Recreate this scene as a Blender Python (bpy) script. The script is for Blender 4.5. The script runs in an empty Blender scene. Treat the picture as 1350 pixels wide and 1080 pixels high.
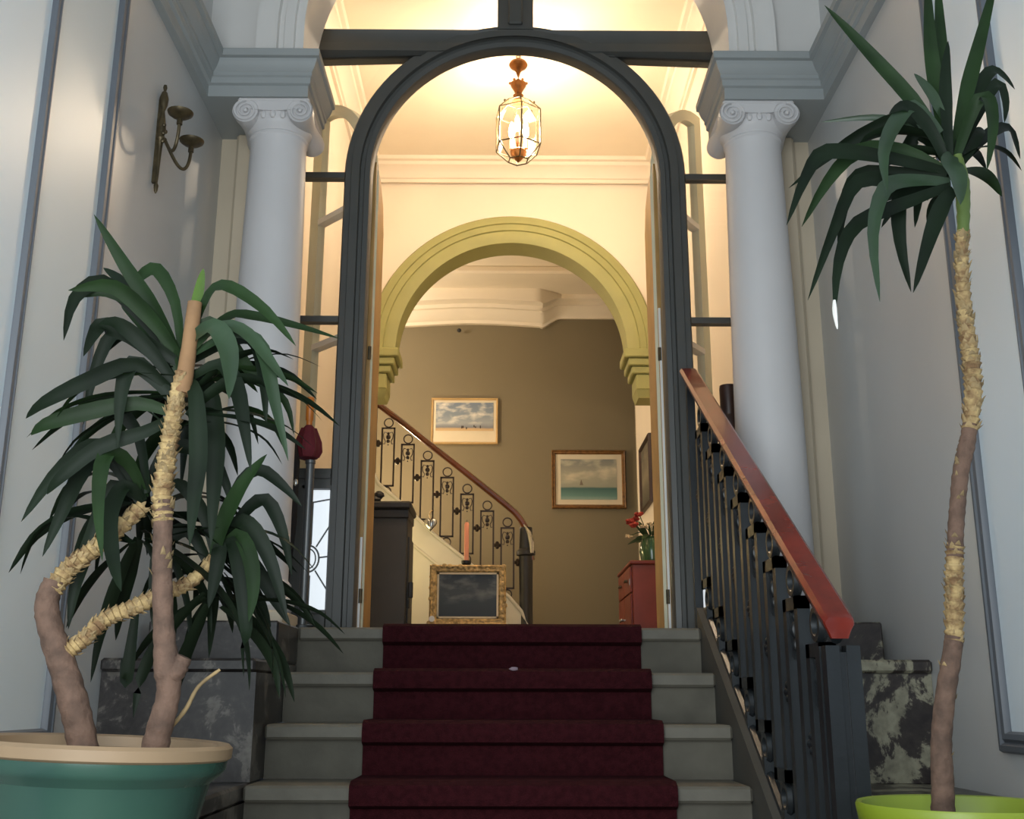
import bpy, math, random
from mathutils import Vector, Matrix
random.seed(7)
SC = bpy.context.scene
COL = SC.collection
PI = math.pi

# ------------------------------------------------------------------ camera
F, PITCH, YAW, ROLL = 1433.0, .2596, .0059, .0022
CP = Vector((-.039, 0, .933))
fw = Vector((math.sin(YAW)*math.cos(PITCH), math.cos(YAW)*math.cos(PITCH), math.sin(PITCH)))
r0 = Vector((math.cos(YAW), -math.sin(YAW), 0)); u0 = r0.cross(fw)
rt = r0*math.cos(ROLL)+u0*math.sin(ROLL); up = rt.cross(fw)
cd = bpy.data.cameras.new('camera'); cam = bpy.data.objects.new('camera', cd); COL.objects.link(cam)
cd.sensor_fit = 'HORIZONTAL'; cd.sensor_width = 36; cd.lens = 36*F/1350; cd.clip_start = .05
m = Matrix((( rt.x, up.x, -fw.x, CP.x), (rt.y, up.y, -fw.y, CP.y), (rt.z, up.z, -fw.z, CP.z), (0, 0, 0, 1)))
cam.matrix_world = m
SC.camera = cam
def at(x, y, Y):                       # a point of the place seen at (x, y), at the depth Y
    d = fw+rt*((x-675)/F)+up*((540-y)/F)
    return CP+d*((Y-CP.y)/d.y)

# ------------------------------------------------------------------ world, lights, exposure
SC.view_settings.view_transform = 'Standard'; SC.view_settings.look = 'None'
SC.view_settings.gamma = 1; SC.view_settings.use_curve_mapping = False
SC.view_settings.exposure = 0.0
w = bpy.data.worlds.new('daylight'); SC.world = w; w.use_nodes = True
w.node_tree.nodes['Background'].inputs[0].default_value = (.62, .78, 1, 1)
w.node_tree.nodes['Background'].inputs[1].default_value = .5
def area(name, loc, rot, sx, sy, power, col):
    l = bpy.data.lights.new(name, 'AREA'); l.shape = 'RECTANGLE'; l.size = sx; l.size_y = sy; l.energy = power; l.color = col
    o = bpy.data.objects.new(name, l); COL.objects.link(o); o.location = loc; o.rotation_euler = rot; return o
def point(name, loc, power, col, rad=.05):
    l = bpy.data.lights.new(name, 'POINT'); l.energy = power; l.color = col; l.shadow_soft_size = rad
    o = bpy.data.objects.new(name, l); COL.objects.link(o); o.location = loc; return o
# daylight of the glazed street entrance behind the viewer (faces into the hall)
area('entrance_daylight', (-.42, -.06, 1.5), (math.radians(90), 0, 0), 1.4, 2.5, 72, (.93, .985, 1))
WARM = (1, .81, .61)
point('lantern_light', (.03, 5.9, 4.25), 106, WARM, .06)
point('back_hall_light', (-1.44, 9.45, 2.60), 74, (1, .76, .48), .08)
point('back_ceiling_fill', (-1.7, 9.3, 4.35), 58, (1, .84, .66), .08)  # unseen light added to brighten the back hall ceiling
point('table_lamp_light', (-.97, 8.05, 2.02), 9, (1, .78, .36), .05)

# ------------------------------------------------------------------ mesh helpers
def lin(c):
    return tuple(((v/255)/12.92 if v/255 <= .04045 else ((v/255+.055)/1.055)**2.4) for v in c)+(1,)
class MB:
    def __init__(s): s.v = []; s.f = []
    def add(s, vs, fs):
        o = len(s.v); s.v += [tuple(v) for v in vs]; s.f += [tuple(i+o for i in f) for f in fs]; return s
    def box(s, x0, x1, y0, y1, z0, z1, b=0):
        if b:
            b = min(b, (x1-x0)*.45, (y1-y0)*.45, (z1-z0)*.45)
            # chamfered: stack of outlines
            def ring(i, z): return [(x0+i+ (0 if 0 else 0), y0+i+0, z), (x1-i, y0+i, z), (x1-i, y1-i, z), (x0+i, y1-i, z)]
            def oct_(i, z):
                a, c, d, e = x0+i, x1-i, y0+i, y1-i
                return [(a+b, d, z), (c-b, d, z), (c, d+b, z), (c, e-b, z), (c-b, e, z), (a+b, e, z), (a, e-b, z), (a, d+b, z)]
            rs = [oct_(b, z0), oct_(0, z0+b), oct_(0, z1-b), oct_(b, z1)]
            rs[0] = [(min(max(x, x0+b), x1-b), min(max(y, y0+b), y1-b), z) for x, y, z in oct_(0, z0)]
            rs[3] = [(min(max(x, x0+b), x1-b), min(max(y, y0+b), y1-b), z) for x, y, z in oct_(0, z1)]
            return s.loft(rs, True, True)
        vs = [(x, y, z) for z in (z0, z1) for x, y in ((x0, y0), (x1, y0), (x1, y1), (x0, y1))]
        return s.add(vs, [(3, 2, 1, 0), (4, 5, 6, 7), (0, 1, 5, 4), (1, 2, 6, 5), (2, 3, 7, 6), (3, 0, 4, 7)])
    def loft(s, rings, closed=True, caps=True):
        n = len(rings[0]); vs = [p for r in rings for p in r]; fs = []
        for i in range(len(rings)-1):
            for j in range(n if closed else n-1):
                k = (j+1) % n
                fs.append((i*n+j, i*n+k, (i+1)*n+k, (i+1)*n+j))
        if caps and closed:
            fs.append(tuple(reversed(range(n)))); fs.append(tuple((len(rings)-1)*n+j for j in range(n)))
        return s.add(vs, fs)
    def lathe(s, prof, c=(0, 0, 0), n=32, ax='z', caps=True, sy=1):
        rings = []
        for r, h in prof:
            ring = []
            for k in range(n):
                a = 2*PI*k/n; p, q = r*math.cos(a), r*sy*math.sin(a)
                v = {'z': (p, q, h), 'y': (q, h, p), 'x': (h, p, q)}[ax]
                ring.append((c[0]+v[0], c[1]+v[1], c[2]+v[2]))
            rings.append(ring)
        return s.loft(rings, True, caps)
    def tube(s, pts, r, n=8, caps=True, flat=1.0):
        pts = [Vector(p) for p in pts]; rings = []; nrm = None
        for i, p in enumerate(pts):
            t = (pts[min(i+1, len(pts)-1)]-pts[max(i-1, 0)]).normalized()
            if nrm is None:
                a = Vector((0, 0, 1)) if abs(t.z) < .9 else Vector((1, 0, 0))
                nrm = (a-t*a.dot(t)).normalized()
            else:
                nrm = (nrm-t*nrm.dot(t)).normalized()
            b = t.cross(nrm); rr = r[i] if isinstance(r, (list, tuple)) else r
            rings.append([p+nrm*(rr*math.cos(2*PI*k/n))+b*(rr*flat*math.sin(2*PI*k/n)) for k in range(n)])
        return s.loft(rings, True, caps)
    def ring(s, c, R, r, u, v, n=16, k=6):      # torus in plane of u, v
        c, u, v = Vector(c), Vector(u), Vector(v); w_ = u.cross(v); vs = []; fs = []
        for i in range(n):
            a = 2*PI*i/n; d = u*math.cos(a)+v*math.sin(a)
            for j in range(k):
                b = 2*PI*j/k; vs.append(c+d*(R+r*math.cos(b))+w_*(r*math.sin(b)))
        for i in range(n):
            for j in range(k):
                fs.append((i*k+j, ((i+1) % n)*k+j, ((i+1) % n)*k+(j+1) % k, i*k+(j+1) % k))
        return s.add(vs, fs)
    def prism(s, poly, fn):                     # poly 2D; fn(a, b, t) with t 0 / 1 gives the 3D point
        n = len(poly); vs = [fn(a, b, 0) for a, b in poly]+[fn(a, b, 1) for a, b in poly]
        fs = [(i, (i+1) % n, n+(i+1) % n, n+i) for i in range(n)]+[tuple(reversed(range(n))), tuple(range(n, 2*n))]
        return s.add(vs, fs)
    def xz(s, poly, y0, y1): return s.prism(poly, lambda a, b, t: (a, y1 if t else y0, b))
    def yz(s, poly, x0, x1): return s.prism(poly, lambda a, b, t: (x1 if t else x0, a, b))
    def sphere(s, c, r, n=12, k=8, sx=1, sy=1, sz=1, jit=0):
        prof = []
        rings = []
        for i in range(1, k):
            th = PI*i/k
            rings.append([(c[0]+sx*r*math.sin(th)*math.cos(2*PI*j/n)*(1+random.uniform(-jit, jit)), c[1]+sy*r*math.sin(th)*math.sin(2*PI*j/n)*(1+random.uniform(-jit, jit)), c[2]-sz*r*math.cos(th)) for j in range(n)])
        return s.loft(rings, True, True)
    def build(s, name, mat, parent=None, ang=35, smooth=True, local=False):
        me = bpy.data.meshes.new(name); me.from_pydata(s.v, [], s.f)
        import bmesh
        bm = bmesh.new(); bm.from_mesh(me); bmesh.ops.recalc_face_normals(bm, faces=bm.faces); bm.to_mesh(me); bm.free()
        me.materials.append(mat); me.validate()
        if smooth:
            me.shade_smooth(); me.set_sharp_from_angle(angle=math.radians(ang))
        o = bpy.data.objects.new(name, me); COL.objects.link(o)
        if parent is not None:
            o.parent = parent
            # vertices are in world coordinates unless local: undo the thing's own offset (parts of parts sit at the world origin)
            if not local: o.matrix_parent_inverse = Matrix.Translation(-parent.location)
        return o
def thing(name, label, cat, loc=(0, 0, 0), group=None):
    o = bpy.data.objects.new(name, None); COL.objects.link(o); o.location = loc; o.empty_display_size = .1
    o['label'] = label; o['category'] = cat
    if group: o['group'] = group
    return o
def tag(o, label, cat, group=None):
    o['label'] = label; o['category'] = cat
    if group: o['group'] = group
    return o
def struct(o): o['kind'] = 'structure'; return o
def stuff(o): o['kind'] = 'stuff'; return o

# ------------------------------------------------------------------ materials
def mat(name, col, rough=.6, metal=0, var=.08, scale=6, bump=0, bscale=40, col2=None, spec=.5, coat=0):
    M = bpy.data.materials.new(name); M.use_nodes = True; nt = M.node_tree; N = nt.nodes; L = nt.links
    b = N['Principled BSDF']; b.inputs['Roughness'].default_value = rough; b.inputs['Metallic'].default_value = metal
    b.inputs['Specular IOR Level'].default_value = spec; b.inputs['Coat Weight'].default_value = coat
    tc = N.new('ShaderNodeTexCoord')
    c1 = lin(col); c2 = lin(col2) if col2 else tuple(v*(1-var*2.2) for v in c1[:3])+(1,)
    no = N.new('ShaderNodeTexNoise'); no.inputs['Scale'].default_value = scale; no.inputs['Detail'].default_value = 4
    L.new(tc.outputs['Object'], no.inputs['Vector'])
    r = N.new('ShaderNodeValToRGB'); r.color_ramp.elements[0].position = .35; r.color_ramp.elements[1].position = .62
    r.color_ramp.elements[0].color = c2; r.color_ramp.elements[1].color = c1
    L.new(no.outputs['Fac'], r.inputs['Fac']); L.new(r.outputs['Color'], b.inputs['Base Color'])
    if bump:
        n2 = N.new('ShaderNodeTexNoise'); n2.inputs['Scale'].default_value = bscale; n2.inputs['Detail'].default_value = 5
        L.new(tc.outputs['Object'], n2.inputs['Vector'])
        bp = N.new('ShaderNodeBump'); bp.inputs['Strength'].default_value = bump; bp.inputs['Distance'].default_value = .01
        L.new(n2.outputs['Fac'], bp.inputs['Height']); L.new(bp.outputs['Normal'], b.inputs['Normal'])
    return M
def glow(name, col, strength):
    M = bpy.data.materials.new(name); M.use_nodes = True; b = M.node_tree.nodes['Principled BSDF']
    b.inputs['Base Color'].default_value = lin(col); b.inputs['Emission Color'].default_value = lin(col); b.inputs['Emission Strength'].default_value = strength
    return M
def glassmat(name, tint=(1, 1, 1, 1), ior=1.45):
    M = bpy.data.materials.new(name); M.use_nodes = True; nt = M.node_tree; N = nt.nodes; L = nt.links
    N.remove(N['Principled BSDF']); out = N['Material Output']
    t = N.new('ShaderNodeBsdfTransparent'); t.inputs[0].default_value = tint
    g = N.new('ShaderNodeBsdfGlossy'); g.inputs['Roughness'].default_value = .02
    lw = N.new('ShaderNodeLayerWeight'); pw = N.new('ShaderNodeMath'); pw.operation = 'POWER'; pw.inputs[1].default_value = 5
    L.new(lw.outputs['Facing'], pw.inputs[0]); fr = N.new('ShaderNodeMath'); fr.operation = 'MULTIPLY_ADD'; fr.inputs[1].default_value = .92; fr.inputs[2].default_value = .04
    L.new(pw.outputs[0], fr.inputs[0])
    mx = N.new('ShaderNodeMixShader'); L.new(fr.outputs[0], mx.inputs[0]); L.new(t.outputs[0], mx.inputs[1]); L.new(g.outputs[0], mx.inputs[2])
    L.new(mx.outputs[0], out.inputs[0]); return M
def marble(name, dark, mid, light, t, scale, stretch):
    M = bpy.data.materials.new(name); M.use_nodes = True; nt = M.node_tree; N = nt.nodes; L = nt.links
    b = N['Principled BSDF']; b.inputs['Roughness'].default_value = .3
    tc = N.new('ShaderNodeTexCoord'); mp = N.new('ShaderNodeMapping'); mp.inputs['Rotation'].default_value = (0, .55, .3); mp.inputs['Scale'].default_value = stretch
    L.new(tc.outputs['Object'], mp.inputs[0])
    n1 = N.new('ShaderNodeTexNoise'); n1.inputs['Scale'].default_value = scale; n1.inputs['Detail'].default_value = 8; n1.inputs['Roughness'].default_value = .66; n1.inputs['Distortion'].default_value = .5
    L.new(mp.outputs[0], n1.inputs['Vector'])
    r1 = N.new('ShaderNodeValToRGB'); e = r1.color_ramp.elements
    e[0].position = t-.10; e[0].color = lin(dark); e[1].position = t+.10; e[1].color = lin(light)
    k = e.new(t); k.color = lin(mid); k = e.new(t+.035); k.color = lin(light)
    L.new(n1.outputs['Fac'], r1.inputs['Fac'])
    n2 = N.new('ShaderNodeTexNoise'); n2.inputs['Scale'].default_value = scale*6; n2.inputs['Detail'].default_value = 6
    L.new(tc.outputs['Object'], n2.inputs['Vector'])
    r2 = N.new('ShaderNodeValToRGB'); r2.color_ramp.elements[0].position = .3; r2.color_ramp.elements[0].color = (.45, .45, .45, 1); r2.color_ramp.elements[1].position = .65; r2.color_ramp.elements[1].color = (1.1, 1.1, 1.1, 1)
    L.new(n2.outputs['Fac'], r2.inputs['Fac'])
    m2 = N.new('ShaderNodeMix'); m2.data_type = 'RGBA'; m2.blend_type = 'MULTIPLY'; m2.inputs[0].default_value = .8
    L.new(r1.outputs['Color'], m2.inputs[6]); L.new(r2.outputs['Color'], m2.inputs[7])
    L.new(m2.outputs[2], b.inputs['Base Color']); return M
def seascape(name, stops, cloud, cz, h, wscale=6):
    # painted bands up the canvas height with brushy clouds; object space z from 0 (bottom) to h
    M = bpy.data.materials.new(name); M.use_nodes = True; nt = M.node_tree; N = nt.nodes; L = nt.links
    b = N['Principled BSDF']; b.inputs['Roughness'].default_value = .5
    tc = N.new('ShaderNodeTexCoord'); sp = N.new('ShaderNodeSeparateXYZ'); L.new(tc.outputs['Object'], sp.inputs[0])
    no = N.new('ShaderNodeTexNoise'); no.inputs['Scale'].default_value = wscale; no.inputs['Detail'].default_value = 6
    mp = N.new('ShaderNodeMapping'); mp.inputs['Scale'].default_value = (1, 1, 2.2); L.new(tc.outputs['Object'], mp.inputs[0]); L.new(mp.outputs[0], no.inputs['Vector'])
    d = N.new('ShaderNodeMath'); d.operation = 'DIVIDE'; d.inputs[1].default_value = h; L.new(sp.outputs[2], d.inputs[0])
    a = N.new('ShaderNodeMath'); a.operation = 'MULTIPLY_ADD'; a.inputs[1].default_value = .06; L.new(no.outputs['Fac'], a.inputs[0]); L.new(d.outputs[0], a.inputs[2])
    r = N.new('ShaderNodeValToRGB'); els = r.color_ramp.elements
    while len(els) > 1: els.remove(els[0])
    els[0].position = stops[0][0]; els[0].color = lin(stops[0][1])
    for p, c in stops[1:]:
        k = els.new(p); k.color = lin(c)
    L.new(a.outputs[0], r.inputs['Fac'])
    r2 = N.new('ShaderNodeValToRGB'); r2.color_ramp.elements[0].position = .48; r2.color_ramp.elements[0].color = (0, 0, 0, 1); r2.color_ramp.elements[1].position = .68; r2.color_ramp.elements[1].color = (1, 1, 1, 1)
    L.new(no.outputs['Fac'], r2.inputs['Fac'])
    st = N.new('ShaderNodeMapRange'); st.inputs[1].default_value = cz; st.inputs[2].default_value = cz+.12; L.new(d.outputs[0], st.inputs[0])
    mu = N.new('ShaderNodeMath'); mu.operation = 'MULTIPLY'; L.new(r2.outputs['Color'], mu.inputs[0]); L.new(st.outputs[0], mu.inputs[1])
    mx = N.new('ShaderNodeMix'); mx.data_type = 'RGBA'; L.new(mu.outputs[0], mx.inputs[0]); L.new(r.outputs['Color'], mx.inputs[6]); mx.inputs[7].default_value = lin(cloud)
    L.new(mx.outputs[2], b.inputs['Base Color']); return M

PANEL = mat('pale_blue_panel_paint', (226, 236, 242), .4, var=.015, scale=2)
PANEL2 = mat('pale_grey_panel_paint', (224, 232, 234), .4, var=.015, scale=2)
WALL = mat('grey_white_wall_paint', (198, 199, 198), .38, var=.02, scale=2, bump=.03, bscale=30)
WALLC = mat('cream_wall_paint', (236, 224, 206), .6, var=.02, scale=2)
PALE = mat('pale_plaster', (224, 222, 218), .5, var=.02, scale=3)
COLM = mat('column_paint', (214, 212, 212), .5, var=.02, scale=3)
CREAMP = mat('cream_pilaster_paint', (208, 194, 170), .6, var=.03, scale=3)
MOULD = mat('blue_grey_moulding_paint', (98, 103, 110), .45, var=.03)
ENT = mat('cornice_paint', (160, 165, 165), .5, var=.02)
GREYD = mat('charcoal_door_paint', (78, 79, 76), .45, var=.04)
OLIVE = mat('olive_yellow_paint', (158, 156, 98), .6, var=.03)
SAGE = mat('pale_sage_paint', (220, 220, 194), .5, var=.03)
TAN = mat('tan_wood_edge', (186, 146, 84), .5, var=.1)
BACKW = mat('back_hall_wall_paint', (124, 114, 90), .75, var=.03, scale=1.2)
CEILC = mat('cream_ceiling', (240, 228, 206), .7, var=.01)
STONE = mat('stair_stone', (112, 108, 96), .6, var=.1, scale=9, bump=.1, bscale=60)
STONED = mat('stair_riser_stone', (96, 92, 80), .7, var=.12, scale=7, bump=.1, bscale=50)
MARB = marble('dark_marble', (40, 36, 35), (58, 53, 51), (104, 99, 92), .54, 8, (1, 1, 1))
MARBR = marble('veined_marble', (38, 31, 31), (58, 50, 46), (156, 152, 130), .505, 5.5, (1.1, 1, .9))
CARPET = mat('burgundy_carpet', (60, 22, 27), .95, var=.15, scale=50, bump=.6, bscale=220, spec=.1)
WOODR = mat('red_brown_varnished_wood', (132, 38, 22), .25, var=.18, scale=9, coat=.3)
WOODD = mat('dark_brown_wood', (62, 40, 32), .4, var=.15)
IRON = mat('dark_blue_grey_iron', (38, 42, 45), .34, metal=.2, var=.1, bump=.1)
IRONB = mat('black_bronze_iron', (48, 36, 28), .45, metal=.3, var=.1)
BRASS = mat('aged_brass', (92, 80, 56), .45, metal=.5, var=.2, scale=30)
BRASSW = mat('warm_brass', (150, 98, 52), .35, metal=.8, var=.15, scale=30)
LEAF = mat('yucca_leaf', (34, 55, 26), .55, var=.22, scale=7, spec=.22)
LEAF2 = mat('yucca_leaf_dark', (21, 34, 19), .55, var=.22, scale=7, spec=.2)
LEAF3 = mat('yucca_leaf_bluish', (46, 67, 43), .42, var=.15, scale=7)
LEAFY = mat('yucca_leaf_young', (86, 116, 46), .42, var=.15, scale=7)
DRY = mat('dry_bark_scale', (160, 136, 96), .8, var=.2, scale=20)
BARKB = mat('brown_bark', (108, 84, 70), .85, var=.2, scale=30, bump=.5, bscale=60)
BARKY = mat('tan_bark', (180, 154, 106), .8, var=.22, scale=45, bump=.6, bscale=90, col2=(116, 88, 58))
TEAL = mat('teal_glaze', (52, 84, 72), .25, var=.22, scale=6, col2=(46, 76, 68), coat=.2)
BEIGER = mat('unglazed_rim', (150, 126, 98), .55, var=.06)
LIME = mat('lime_plastic', (132, 150, 40), .4, var=.02)
SOIL = mat('potting_soil', (60, 46, 36), .95, var=.3, scale=30, bump=.6)
BLACK = mat('black_cast_iron', (36, 36, 38), .5, var=.1)
CHARC = mat('charcoal_enamel', (58, 58, 58), .5, var=.06)
GILT = mat('gilt_frame', (222, 188, 128), .5, metal=.1, var=.25, scale=40, bump=.8, bscale=50)
FRAMEB = mat('brown_gilt_frame', (132, 92, 48), .45, var=.2, scale=30)
FRAMEP = mat('pale_wood_frame', (204, 172, 120), .5, var=.1)
MATB = mat('cream_picture_mount', (216, 204, 178), .8, var=.02)
REDC = mat('red_brown_cabinet', (128, 48, 36), .4, var=.12, scale=5)
CANDLE = mat('salmon_candle_wax', (236, 158, 128), .5, var=.03)
SILVER = mat('silver_metal', (190, 190, 186), .25, metal=.9, var=.1)
MAROON = mat('maroon_cloth', (104, 22, 34), .8, var=.15)
BLACKC = mat('black_cloth', (24, 24, 27), .8, var=.1)
AMBER = mat('amber_wood_handle', (206, 122, 46), .35, var=.12)
PETAL = mat('red_petal', (158, 48, 38), .7, var=.15)
PETALP = mat('cream_petal', (206, 186, 150), .7, var=.1)
GREENL = mat('dark_green_foliage', (56, 82, 46), .6, var=.2)
GREENV = mat('green_glass_vase', (52, 92, 58), .2, var=.1, coat=.5)
LEAD = mat('lead_came', (120, 122, 122), .5, var=.05)
WHITE = mat('white_gloss_paint', (240, 238, 232), .35, var=.01)
PLAST = mat('white_stringer_plaster', (208, 204, 192), .55, var=.02)
GLASS = glassmat('clear_glass')
LGLASS = glassmat('lantern_glass', (1, .98, .93, 1))
GLOWPANE = glow('frosted_glow_pane', (226, 234, 240), .85)  # emission in the pane imitates bright daylight; it is no lamp
BULB = glow('lit_bulb', (255, 232, 190), 60)

# ------------------------------------------------------------------ setting: front vestibule
LZ = 1.19            # upper landing
FZ = .17             # lower floor
WX = 1.30            # half width of the vestibule
HX = 1.12            # half width of the hall beyond the glazed screen
struct(MB().box(-WX-.2, WX+.2, -1.0, 3.2, FZ-.12, FZ).build('floor', mat('lower_floor_stone', (120, 116, 106), .5, var=.1, scale=4)))
struct(MB().box(-WX-.15, -WX, -1.0, 4.5, FZ, 5.0).build('wall_left', WALL))
struct(MB().box(WX, WX+.15, -1.0, 4.5, FZ, 5.0).build('wall_right', WALL))
struct(MB().box(-WX-.2, WX+.2, -1.0, 4.35, 5.0, 5.1).build('ceiling', PALE))

# glazed-screen wall: solid strips beside the opening, and the white arch above
def arch_path(R, z0, zbot, n=48):
    pts = [(-R, zbot), (-R, z0)]; nr = [(-1, 0), (-1, 0)]
    for i in range(1, n):
        a = PI-PI*i/n; pts.append((R*math.cos(a), z0+R*math.sin(a))); nr.append((math.cos(a), math.sin(a)))
    pts += [(R, z0), (R, zbot)]; nr += [(1, 0), (1, 0)]
    return pts, nr
def arch_sweep(mb, R, z0, zbot, prof, n=48):        # prof: closed outline of (outward offset from R, y)
    pts, nr = arch_path(R, z0, zbot, n)
    mb.loft([[(p[0]+d[0]*o, y, p[1]+d[1]*o) for o, y in prof] for p, d in zip(pts, nr)], True, True); return mb
def arch_wall(mb, R, z0, zbot, x0, x1, zt, y0, y1, n=48):   # wall with an arched hole
    pts, _ = arch_path(R, z0, zbot, n)
    def outer(p, i):
        if i == 0: return (x0, zbot)
        if i == len(pts)-1: return (x1, zbot)
        x, z = p; dx, dz = x, max(z-z0, 0)
        if dz < 1e-6: return (x0 if x < 0 else x1, z0)
        t = min((x1 if dx > 0 else -x0)/abs(dx) if abs(dx) > 1e-6 else 1e9, (zt-z0)/dz)
        return (dx*t, z0+dz*t)
    rings = []
    for i, p in enumerate(pts):
        q = outer(p, i); rings.append([(p[0], y0, p[1]), (q[0], y0, q[1]), (q[0], y1, q[1]), (p[0], y1, p[1])])
    mb.loft(rings, True, True)
    for sx in (x0, x1):                               # top corners
        mb.xz([(sx, zt), (sx*.62, zt), (sx, z0+(zt-z0)*.62)], y0+.0005, y1-.0005) if False else None
    return mb
ARZ = 3.67
aw = arch_wall(MB(), .90, ARZ, 3.54, -WX, WX, 5.0, 4.06, 4.35)
for s in (-1, 1):
    # fill between the radial fan and the rectangle's top corners
    c = Vector((s*WX, 5.0)); a = PI/2
    aw.box(*(sorted((s*1.10, s*WX))), 4.07, 4.34, 4.6, 5.0)
struct(aw.build('wall_front', PALE))
pf = [(-.004, 4.10), (-.004, 4.03), (.03, 4.03), (.035, 4.015), (.075, 4.015), (.08, 4.03), (.10, 4.03), (.105, 4.01), (.155, 4.01), (.17, 4.0), (.19, 4.0), (.195, 4.06), (.19, 4.10)]
struct(arch_sweep(MB(), .90, ARZ, 3.54, pf).build('trim_1', PALE))
for nm, s in (('wall_back_left', -1), ('wall_back_right', 1)):
    a, b = sorted((s*1.08, s*(WX+.02)))
    struct(MB().box(a, b, 4.36, 4.5, LZ-.02, 3.4).build(nm, CREAMP))
    # pilaster behind the column
    a, b = sorted((s*1.12, s*1.225))
    struct(MB().box(a, b, 4.31, 4.37, LZ, 3.33, .012).build('trim_2' if s < 0 else 'trim_3', CREAMP))

# entablature: runs along each side wall, across the column and back to the screen
EPROF = [(0, 3.325), (.03, 3.325), (.03, 3.375), (.042, 3.38), (.044, 3.405), (.052, 3.41), (.052, 3.425), (.068, 3.44), (.080, 3.462), (.082, 3.472), (.098, 3.475), (.098, 3.505), (.09, 3.512), (0, 3.512)]
for nm, s in (('trim_4', -1), ('trim_5', 1)):
    base = [(-WX, -1.0), (-WX, 4.03), (-.882, 4.03), (-.882, 4.36)]
    outd = [(1, 0), (1, -1), (1, -1), (1, 0)]
    scl = [(1, 1), (1, 1), (.75, 1), (.75, 1)]
    rings = []
    for (bx, by), (ox, oy), (k1, k2) in zip(base, outd, scl):
        ring = [(s*(bx+ox*o*k1), by+oy*o*k2, z) for o, z in EPROF]
        rings.append(ring)
    mb = MB().loft(rings, True, True)
    a, b = sorted((s*.883, s*WX))
    mb.box(a, b, 4.029, 4.36, 3.326, 3.511)
    struct(mb.build(nm, ENT))

# panel mouldings on the side walls
def rectmould(s, y0, y1, z0, z1, w):
    mb = MB(); x = WX-.001
    prof = [(0, 0), (.008, .0), (.02, .006*1), (.022, w*.35), (.012, w*.5), (.022, w*.65), (.02, w-.006), (.008, w), (0, w)]
    cs = [(y0, z0, 1, 1), (y1, z0, -1, 1), (y1, z1, -1, -1), (y0, z1, 1, -1)]
    rings = [[(s*(x-h), cy+dy*o, cz+dz*o) for h, o in prof] for cy, cz, dy, dz in cs]
    rings.append(rings[0]); mb.loft(rings, True, False); return mb
k = 6
for s in (-1, 1):
    yo = 3.13 if s < 0 else 3.03
    for (y0, y1, z0, z1, w) in ((-.3, yo, .795, 3.27, .056), (.0, 2.66, 1.2, 3.12, .040)):
        struct(rectmould(s, y0, y1, z0, z1 if s > 0 else z1, w).build('trim_%d' % k, MOULD)); k += 1

# flat painted fields inside the mouldings
for nm, s, y0, y1, z0, z1, x, M in (('wall_panel_right', 1, -.28, 3.01, .82, 3.25, .004, PANEL), ('wall_panel_left', -1, -.28, 3.11, .82, 3.25, .004, PANEL2), ('wall_panel_left_inner', -1, .01, 2.65, 1.21, 3.11, .006, PANEL)):
    a, b = sorted((s*(WX-x), s*(WX+.01))); struct(MB().box(a, b, y0, y1, z0, z1).build(nm, M))
# ------------------------------------------------------------------ hall beyond
struct(MB().box(-WX, WX, 4.172+.02, 7.7, LZ-.2, LZ).build('floor_upper', STONED))
struct(MB().box(-2.6, 2.0, 7.7, 10.7, LZ-.2, LZ).build('floor_back', STONED))
struct(MB().box(-HX-.1, -HX, 4.5, 7.9, LZ, 4.8).build('wall_hall_left', WALLC))
struct(MB().box(HX, HX+.1, 4.5, 9.42, LZ, 4.8).build('wall_hall_right', WALLC))
struct(MB().box(-HX-.1, HX+.1, 4.36, 7.45, 4.8, 4.9).build('ceiling_hall', CEILC))
for s in (-1, 1):
    a, b = sorted((s*1.12, s*1.3)); struct(MB().box(a, b, 4.5, 4.56, LZ, 3.5).build('wall_nib_left' if s < 0 else 'wall_nib_right', WALLC))
struct(MB().box(-HX-.1, HX+.1, 4.36, 4.5, 4.72, 4.8).build('trim_20', CEILC))
CR = [(0, 4.64), (.02, 4.64), (.022, 4.665), (.035, 4.67), (.05, 4.70), (.08, 4.735), (.10, 4.745), (.105, 4.77), (.13, 4.775), (.14, 4.801), (0, 4.801)]
for nm, s in (('trim_21', -1), ('trim_22', 1)):
    struct(MB().loft([[(s*(HX-o), y+(-o if y > 5 else 0), z) for o, z in CR] for y in (4.5, 7.4)], True, True).build(nm, WALLC))
struct(MB().loft([[(x, 7.4-o, z) for o, z in CR] for x in (-HX, HX)], True, True).build('trim_23', WALLC))
# far wall with the olive arch
AZ, AR = 3.335, .83
fwall = MB(); 
def archhole(mb, R, z0, x1, zt, y0, y1, n=40):        # wall above springing with a half round hole, built in columns
    xs = [-x1, -R]+[-R*math.cos(PI*i/n) for i in range(1, n)]+[R, x1]
    zb = [z0, z0]+[z0+R*math.sin(PI*i/n) for i in range(1, n)]+[z0, z0]
    rings = [[(x, y0, z), (x, y0, zt), (x, y1, zt), (x, y1, z)] for x, z in zip(xs, zb)]
    mb.loft(rings, True, True); return mb
struct(archhole(MB(), AR+.02, AZ, HX+.1, 4.9, 7.42, 7.62).build('wall_far', WALLC))
AP = [(0, 7.635), (0, 7.40), (.04, 7.385), (.085, 7.385), (.09, 7.372), (.135, 7.372), (.14, 7.36), (.19, 7.36), (.205, 7.385), (.205, 7.43), (.03, 7.43), (.03, 7.635)]
struct(arch_sweep(MB(), AR, AZ, AZ-.005, AP).build('trim_24', OLIVE))
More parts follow.
